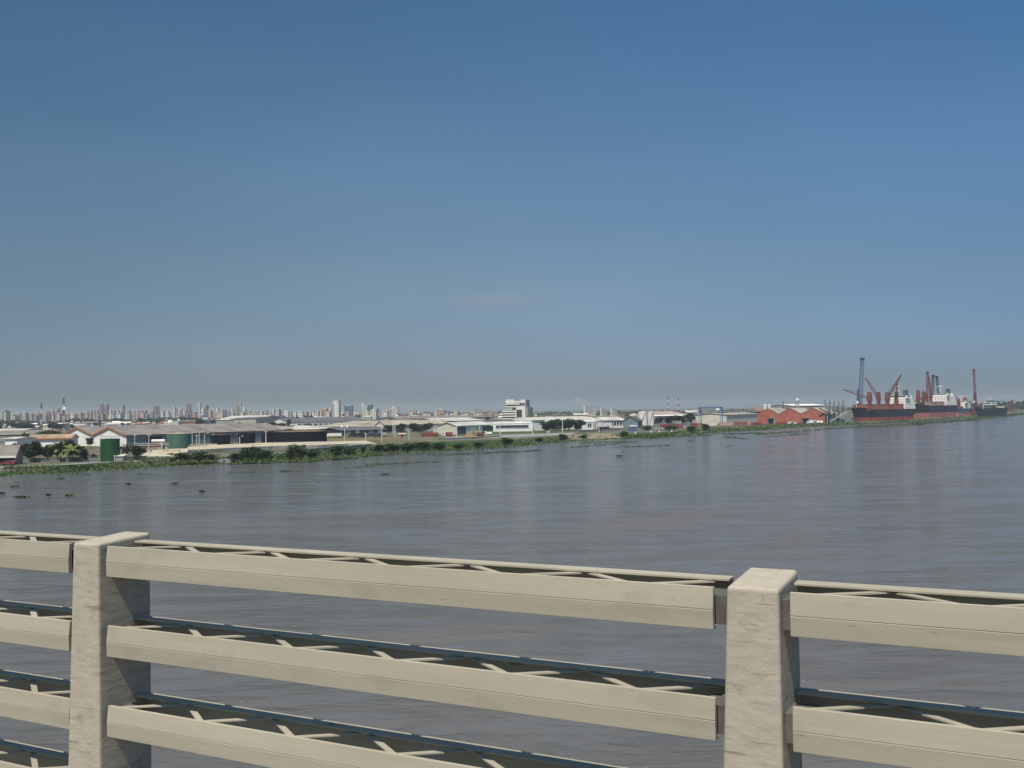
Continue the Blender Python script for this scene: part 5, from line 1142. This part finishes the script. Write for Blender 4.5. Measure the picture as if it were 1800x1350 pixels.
B_ = [(5, 9.5, 720, 'orange'), (10, 15.5, 721, 'blue'), (22, 28, 729, 'grey'), (30, 36, 729, 'cream'), (42, 47, 727, 'pink'), (50, 56, 726, 'tan'), (57, 61, 727, 'pink'), (62, 68, 725, 'salmon'), (77, 81, 722, 'pink'), (82, 86.5, 721, 'mauve'), (88, 93, 720, 'pink'), (95, 101, 719.5, 'mauve'),
      (101.5, 104.5, 716, 'mauve'), (105, 110, 719, 'pink'), (115, 120, 726, 'salmon'), (121, 127, 727, 'cream'), (128, 134, 726, 'salmon'), (137, 142, 724, 'pink'), (143, 148, 723, 'tan'), (149, 154, 722, 'pink'), (156, 160.5, 719.5, 'tan'), (161, 166, 719.5, 'pink'), (167, 172, 719, 'grey'),
      (175.5, 180, 708, 'mauve'), (184, 188.5, 708.5, 'mauve'), (180.5, 184, 714, 'mauve'), (190, 195, 720, 'cream'), (197, 201, 720.5, 'pink'), (203, 208, 721, 'salmon'), (209, 213, 724, 'grey'), (215, 217.5, 710, 'mauve'), (224, 228, 720, 'grey'), (230, 236, 722, 'pink'),
      (238, 243, 720.5, 'pink'), (244, 249, 721.5, 'orange'), (250, 256, 721, 'salmon'), (258, 262, 727, 'tan'), (263, 268, 722, 'grey'), (270, 274.5, 710.5, 'mauve'), (275, 278.5, 713, 'mauve'), (283, 287, 722, 'white'), (288, 292, 720, 'pink'), (292.5, 296, 720.5, 'white'), (298, 302, 724, 'cream'),
      (304, 307.5, 714.5, 'white'), (308, 311, 718, 'cream'), (312.5, 316, 714, 'white'), (317, 320, 717, 'pink'), (321, 325, 721, 'white'), (327.5, 331.5, 706.5, 'mauve'), (332, 335.5, 709, 'mauve'), (331, 337, 720, 'salmon'), (338, 343, 723, 'orange'), (345.5, 352, 707.5, 'cream'), (353, 358, 717, 'white'),
      (360, 363.5, 711, 'mauve'), (365, 371, 720, 'pink'), (372, 377, 718, 'cream'), (379, 384, 717.5, 'white'), (386, 392, 719, 'tan'), (393, 396, 718.5, 'mauve'), (397, 404, 719, 'grey'), (405, 409, 718, 'white'), (411.5, 416.5, 706.5, 'tan'), (417, 424, 707.5, 'tan'), (425, 430, 714, 'white'), (430.5, 434.5, 716.5, 'tan'),
      (435, 442, 720, 'grey'), (443, 448, 721, 'white'), (449, 454, 720.5, 'pink'), (456, 461, 723, 'cream'), (467, 471, 719.5, 'grey'), (472, 476, 720, 'cream'), (477, 482, 718.5, 'cream'), (484, 491, 718, 'pink'), (492, 496, 722, 'white'), (498, 507, 720.5, 'white'), (508, 513, 726, 'grey'), (513.5, 532, 722, 'white'),
      (534, 540, 725, 'grey'), (541, 547, 724, 'cream'), (548, 552, 722, 'white'), (553, 561, 721, 'grey'), (561.5, 564.5, 720.5, 'white'), (565.5, 575, 717, 'orange'), (576, 582, 716, 'white'), (584, 596.5, 702.5, 'white'), (598, 603, 728, 'pink'), (605.5, 619, 712, 'blue'), (608, 611.5, 724.5, 'white'), (616, 619, 725, 'white'),
      (620.5, 631, 724, 'cream'), (634.5, 640.5, 708.5, 'white'), (642.5, 646, 711.5, 'white'), (645.5, 653.5, 710, 'teal'), (638, 648, 721, 'cream'), (650, 662, 719, 'cream'), (656, 664, 716.5, 'grey'), (664.5, 672, 722, 'grey'), (674, 681, 724, 'white'), (683.5, 699, 714.5, 'cream'), (702, 706, 727, 'grey'),
      (708, 712, 729, 'pink'), (712.5, 721, 731, 'cream'), (719, 726, 724, 'cream'), (727, 732, 722.5, 'orange'), (733, 737, 721, 'white'), (738, 741, 726, 'cream'), (742.5, 757, 727, 'grey'), (762, 784, 722.5, 'tan'), (768, 781, 718.5, 'salmon'), (787, 797, 727, 'white'), (798, 815, 729.5, 'mauve'), (817.5, 824, 724.5, 'orange'),
      (826, 832, 728, 'pink'), (833, 841, 729, 'cream'), (846, 856, 731, 'white'), (866, 880, 730.5, 'salmon'), (940, 944, 728, 'white'), (946, 951, 729, 'mauve'), (953, 957, 727, 'pink'), (959, 962, 726.5, 'white'), (966, 970, 728, 'grey'), (971, 975, 726, 'white'), (986, 990, 728, 'mauve'), (1002, 1006, 728, 'white'), (1012, 1016, 726.5, 'white'), (1020, 1024, 728, 'pink')]
for (a, b, yt, c_) in B_:
    o = block(a, b, yt, rnd.uniform(2000, 3000) if b < 1000 and (b-a) < 7 else rnd.uniform(1800, 2400), c_, strip=(c_ == 'white'))
for k in range(150):
    px = rnd.uniform(0, 600) if k < 120 else rnd.uniform(600, 880); w_ = rnd.uniform(2.5, 6.5)
    block(px, px+w_, 731.5-.01*px-abs(rnd.gauss(0, 3.2)), rnd.uniform(1700, 2900), rnd.choice(['white', 'cream', 'pink', 'pink', 'white', 'grey', 'tan', 'salmon', 'cream']))
def lowhouse(px, Y, wd, h, colr, rf):
    c = XY(px, Y); q = MB(); dp = wd*rnd.uniform(.5, .9); m = FM[colr]; q.box(0, wd, 0, dp, 0, h, m); r_ = RC[rf]
    if rnd.random() < .6:
        k = h+wd*.12; q.slab([(-.5, -.5, h), (wd+.5, -.5, h), (wd+.5, dp/2, k), (-.5, dp/2, k)], .25, r_); q.slab([(wd+.5, dp+.5, h), (-.5, dp+.5, h), (-.5, dp/2, k), (wd+.5, dp/2, k)], .25, r_)
    else: q.box(-.3, wd+.3, -.3, dp+.3, h+.01, h+.6, r_); q.box(wd*.2, wd*.45, dp*.3, dp*.6, h+.61, h+2.6, r_)
    o = q.build('house'); o.location = (c.x, Y, LAND); o.rotation_euler = (0, 0, rnd.uniform(-.3, .3)); o['category'] = 'house'
    PEND.append((px, o, colr, rf+'-roofed house', 'house'))
cols = ['white', 'white', 'cream', 'pink', 'grey', 'tan', 'salmon', 'white']; rfs = ['white', 'beige', 'grey', 'terracotta', 'pale', 'pale', 'dark']
for k in range(270):
    px = rnd.uniform(-10, 905) if k % 3 else rnd.uniform(-10, 420); lo = 980 if px < 300 else 1350; Y = 1/rnd.uniform(1/2600, 1/lo); lowhouse(px, Y, rnd.uniform(6, 16), rnd.uniform(3.2, 7.5), rnd.choice(cols), rnd.choice(rfs))
for k in range(16):
    px = rnd.uniform(930, 1330); lowhouse(px, rnd.uniform(1300, 1900), rnd.uniform(10, 30), rnd.uniform(4, 8), rnd.choice(cols), rnd.choice(rfs))
# trees between the houses
FT = 'trees between the houses of the town'; ftrees = []
for k in range(110):
    px = rnd.choice((rnd.uniform(-10, 130), rnd.uniform(-10, 900), rnd.uniform(120, 560))); Y = 1/rnd.uniform(1/1700, 1/1000 if px < 130 else 1/1150)
    c = XY(px, Y); P = PROTO['far%d' % (k % 3)]; s = rnd.uniform(.8, 1.7)
    if P[1]: o = dup(P[0], c, rnd.uniform(0, 6))
    else: o = P[0]; P[1] = True; o.location = c
    o.scale = (s*rnd.uniform(1.0, 1.8), s*rnd.uniform(1, 1.5), s*rnd.uniform(.75, 1.05)); o['category'] = 'tree'; o['group'] = FT; ftrees.append((px, o))
cnt = {}
for px, o in sorted(ftrees, key=lambda t: t[0]):
    l = lmk(px); i = cnt.get(l, 0); cnt[l] = i+1; o['label'] = 'dark town tree, %s from the left among those behind %s' % (ORD[min(i, 29)], l)
cnt = {}
for px, o, colr, kind, cat in sorted(PEND, key=lambda t: t[0]):
    l = lmk(px); k = (l, colr, kind); i = cnt.get(k, 0); cnt[k] = i+1
    o['label'] = '%s %s, %s such from the left behind %s' % (colr, kind, ORD[min(i, 29)], l)
    o['group'] = 'buildings of the distant town'

# ------------------------------------------------------------------ smoke
def smoke():
    m = bpy.data.materials.new('pale_smoke'); m.use_nodes = True; n = m.node_tree; n.nodes.remove(n.nodes['Principled BSDF'])
    v = n.nodes.new('ShaderNodeVolumePrincipled'); v.inputs['Color'].default_value = (.9, .9, .92, 1); v.inputs['Density'].default_value = .03
    n.links.new(v.outputs[0], n.nodes['Material Output'].inputs['Volume'])
    pts = [(1045, 713, 1.2), (1040, 711, 2.5), (1034, 708, 4), (1027, 704.5, 6), (1019, 702, 8), (1010, 701, 10)]
    q = MB(); Y = 1895; N = 12; rings = []
    for k, (px, py, r_) in enumerate(pts):
        c = PT(px, py, Y); a = PT(*pts[max(0, k-1)][:2], Y); b = PT(*pts[min(len(pts)-1, k+1)][:2], Y); d = (b-a).normalized(); u = Vector((0, 1, 0)); w2 = d.cross(u)
        rings.append([tuple(c+u*r_*.45*math.cos(6.283*j/N)*1.5+w2*r_*.45*math.sin(6.283*j/N)*rnd.uniform(.7, 1.2)) for j in range(N)])
    for a, b in zip(rings, rings[1:]):
        for j in range(N): k = (j+1) % N; q.poly([a[j], a[k], b[k], b[j]], m)
    q.poly(rings[0][::-1], m); q.poly(rings[-1], m); struct(q.build('smoke'), 'stuff')
smoke()

# ------------------------------------------------------------------ bridge and its railing
dv = ray(-2550, 774); dv.z = 0; dv.normalize()                     # along the railing, to the left and away
Z0 = 3.3
O = Vector((0, Z0, 0)); rzr = math.atan2(-dv.y, -dv.x)             # local +x runs right and nearer
# local frame: x along railing to the right, y away from the road
hr = .327; TOP = EYE.z - 287*Z0/FPX
BF = .126
PAINT = mat('cream_railing_paint', (0.395, 0.36, 0.275), .6, .10, 1.6, detail=9, stretch=(.35, 1, 4), dirt=(.325, .295, .225), bump=.12)
def post_material():
    m = mat('cream_rough_concrete', (.43, .38, .30), .9, .12, 22, detail=9, stretch=(.7, .7, 1.5), dirt=(.36, .32, .252), bump=.17)
    n = m.node_tree; b = n.nodes['Principled BSDF']; src = b.inputs['Base Color'].links[0].from_socket
    t_ = n.nodes.new('ShaderNodeTexCoord'); mp_ = n.nodes.new('ShaderNodeMapping'); mp_.inputs['Scale'].default_value = (7, 7, 55); n.links.new(t_.outputs['Object'], mp_.inputs[0])
    z = n.nodes.new('ShaderNodeTexNoise'); z.inputs['Scale'].default_value = 1.0; z.inputs['Detail'].default_value = 3; n.links.new(mp_.outputs[0], z.inputs['Vector'])
    r_ = n.nodes.new('ShaderNodeValToRGB'); r_.color_ramp.elements[0].position = .30; r_.color_ramp.elements[0].color = (.6, .56, .5, 1); r_.color_ramp.elements[1].position = .40; r_.color_ramp.elements[1].color = (1, 1, 1, 1)
    x = n.nodes.new('ShaderNodeMixRGB'); x.blend_type = 'MULTIPLY'; x.inputs[0].default_value = .8; n.links.new(z.outputs[0], r_.inputs[0]); n.links.new(src, x.inputs[1]); n.links.new(r_.outputs[0], x.inputs[2]); n.links.new(x.outputs[0], b.inputs['Base Color'])
    return m
PCONC = post_material()
def chips(m, sc, th, colr, amt, st=(1, 1, 1)):
    n = m.node_tree; b = n.nodes['Principled BSDF']; src = b.inputs['Base Color'].links[0].from_socket
    t_ = n.nodes.new('ShaderNodeTexCoord'); mp_ = n.nodes.new('ShaderNodeMapping'); mp_.inputs['Scale'].default_value = st; n.links.new(t_.outputs['Object'], mp_.inputs[0])
    z = n.nodes.new('ShaderNodeTexNoise'); z.inputs['Scale'].default_value = sc; z.inputs['Detail'].default_value = 5; n.links.new(mp_.outputs[0], z.inputs['Vector'])
    q_ = n.nodes.new('ShaderNodeMapRange'); q_.inputs[1].default_value = th; q_.inputs[2].default_value = th+.04; q_.inputs[4].default_value = amt; n.links.new(z.outputs[0], q_.inputs[0])
    x = n.nodes.new('ShaderNodeMixRGB'); x.inputs[2].default_value = (*colr, 1); n.links.new(q_.outputs[0], x.inputs[0]); n.links.new(src, x.inputs[1]); n.links.new(x.outputs[0], b.inputs['Base Color'])
chips(PAINT, 14, .70, (.13, .085, .05), .7, (.5, 1, 1)); chips(PAINT, 5, .58, (.29, .262, .20), .3, (.8, 1, 1.2)); chips(PAINT, 60, .68, (.22, .19, .14), .5, (.4, 1, 1.5)); chips(PCONC, 30, .66, (.22, .195, .155), .4)
SHADEP = mat('shaded_joint_steel', (.13, .122, .105), .7, .2, 8)  # joint sleeves coloured dark, the recess shade put into the colour
rail_t = thing('bridge_railing', 'cream-painted bridge railing of concrete posts and four laced double rails in the foreground', 'railing', (O.x, O.y, 0), rzr)
def sx(px):      # picture x -> local x along the railing front plane
    z = 3450*Z0/(px+2550); return -(z-Z0)/abs(dv.y)
X_L = (sx(129)+sx(180))/2; X_R = (sx(1266)+sx(1366))/2; SP = X_R-X_L
posts = [X_L-SP, X_L, X_R, X_R+SP]; PW = .165
ZB = TOP-4*hr-.12
def bev(o, w_=.012, seg=3):
    md = o.modifiers.new('bevel', 'BEVEL'); md.width = w_; md.segments = seg; md.limit_method = 'ANGLE'
for xp in posts:
    q = MB(); tz = TOP+.021; a = xp-PW/2; b = xp+PW/2; lean = .05
    q.hexa([(a-lean, -.02, ZB), (b, -.02, ZB), (b, .26, ZB), (a-lean, .26, ZB), (a+.01, -.02, tz-.012), (b-.004, -.02, tz-.012), (b-.004, .26, tz+.004), (a+.01, .26, tz+.004)], PCONC)
    o = q.build('post', rail_t); bev(o, .011, 3)
for xa, xb in zip(posts, posts[1:]):
    x0 = xa+PW/2+.024; x1 = xb-PW/2-.036; rx0 = xa+PW/2+.002; rx1 = xb-PW/2-.03
    for k in range(4):
        zt = TOP-k*hr; zb = zt-BF; zm = zb+BF*.47
        q = MB()      # front channel: two slightly folded faces, groove between
        q.hexa([(x0, -.003, zb), (x1, -.003, zb), (x1, .010, zb), (x0, .010, zb), (x0, -.006, zm-.0004), (x1, -.006, zm-.0004), (x1, .010, zm-.0004), (x0, .010, zm-.0004)], PAINT)
        q.hexa([(x0, -.0055, zm+.0004), (x1, -.0055, zm+.0004), (x1, .010, zm+.0004), (x0, .010, zm+.0004), (x0, .002, zt), (x1, .002, zt), (x1, .010, zt), (x0, .010, zt)], PAINT)
        q.box(x0, x1, .0102, .014, zb+.002, zt-.002, PAINT)
        q.box(x0, x1, .0142, .019, zt-.009, zt-.0015, PAINT); q.box(x0, x1, .0142, .03, zb, zb+.008, PAINT)
        r1 = q.build('front_rail', rail_t); bev(r1, .0018, 2)
        q = MB(); q.box(rx0, rx1, .206, .216, zb, zt, PAINT); q.box(rx0, rx1, .163, .2058, zt-.009, zt-.0005, PAINT); q.box(rx0, rx1, .186, .2058, zb, zb+.008, PAINT)
        r2 = q.build('rear_rail', rail_t); bev(r2, .0015, 2)
        q = MB(); n = 11
        zz = zt-.016
        for j in range(n):
            u0 = x0+.03+(x1-x0-.06)*j/n; u1 = x0+.03+(x1-x0-.06)*(j+1)/n
            ya, yb_ = (.03, .19) if j % 2 == 0 else (.19, .03)
            d = Vector((u1-u0, yb_-ya, 0)).normalized(); s_ = Vector((-d.y, d.x, 0))*.012; p0 = Vector((u0, ya, zz)); p1 = Vector((u1, yb_, zz)); hh = Vector((0, 0, .005 if j % 2 == 0 else .0045))
            q.hexa([p0-s_, p1-s_, p1+s_, p0+s_, p0-s_+hh, p1-s_+hh, p1+s_+hh, p0+s_+hh], PAINT)
        q.build('lacing', r1)
        for (ja, jb) in ((xa+PW/2-.01, x0+.05), (x1-.05, xb-PW/2+.01)):
            q = MB(); q.box(ja, jb, .035, .15, zb+.010, zt-.03, SHADEP); q.build('joint_sleeve', r1)
# deck behind the railing
DK = TOP-1.42
q = MB(); q.box(-60, 60, -14, .5, DK-1.2, DK-.15, CONC); o = q.build('bridge_deck'); o.location = (O.x, O.y, 0); o.rotation_euler = (0, 0, rzr); struct(o)
q = MB(); q.box(-60, 60, -.9, .45, DK-.148, DK, CONC); o = q.build('pavement'); o.location = (O.x, O.y, 0); o.rotation_euler = (0, 0, rzr); struct(o)
q = MB(); q.box(-60, 60, -13.9, -.92, DK-.148, DK-.12, ASPH); o = q.build('road'); o.location = (O.x, O.y, 0); o.rotation_euler = (0, 0, rzr); struct(o)

# ------------------------------------------------------------------ haze
q = MB(); hm = bpy.data.materials.new('haze'); hm.use_nodes = True; n = hm.node_tree; n.nodes.remove(n.nodes['Principled BSDF'])
v = n.nodes.new('ShaderNodeVolumePrincipled'); v.inputs['Color'].default_value = (.73, .80, .86, 1); v.inputs['Density'].default_value = 0.00014; v.inputs['Anisotropy'].default_value = 0.2
n.links.new(v.outputs[0], n.nodes['Material Output'].inputs['Volume'])
q.box(-9200, 12200, -1000, 14200, -1.5, 90, hm); struct(q.build('haze'), 'stuff')
for k, (o, used) in PROTO.items():
    if not used:
        for c in list(o.children): bpy.data.objects.remove(c)
        bpy.data.objects.remove(o)
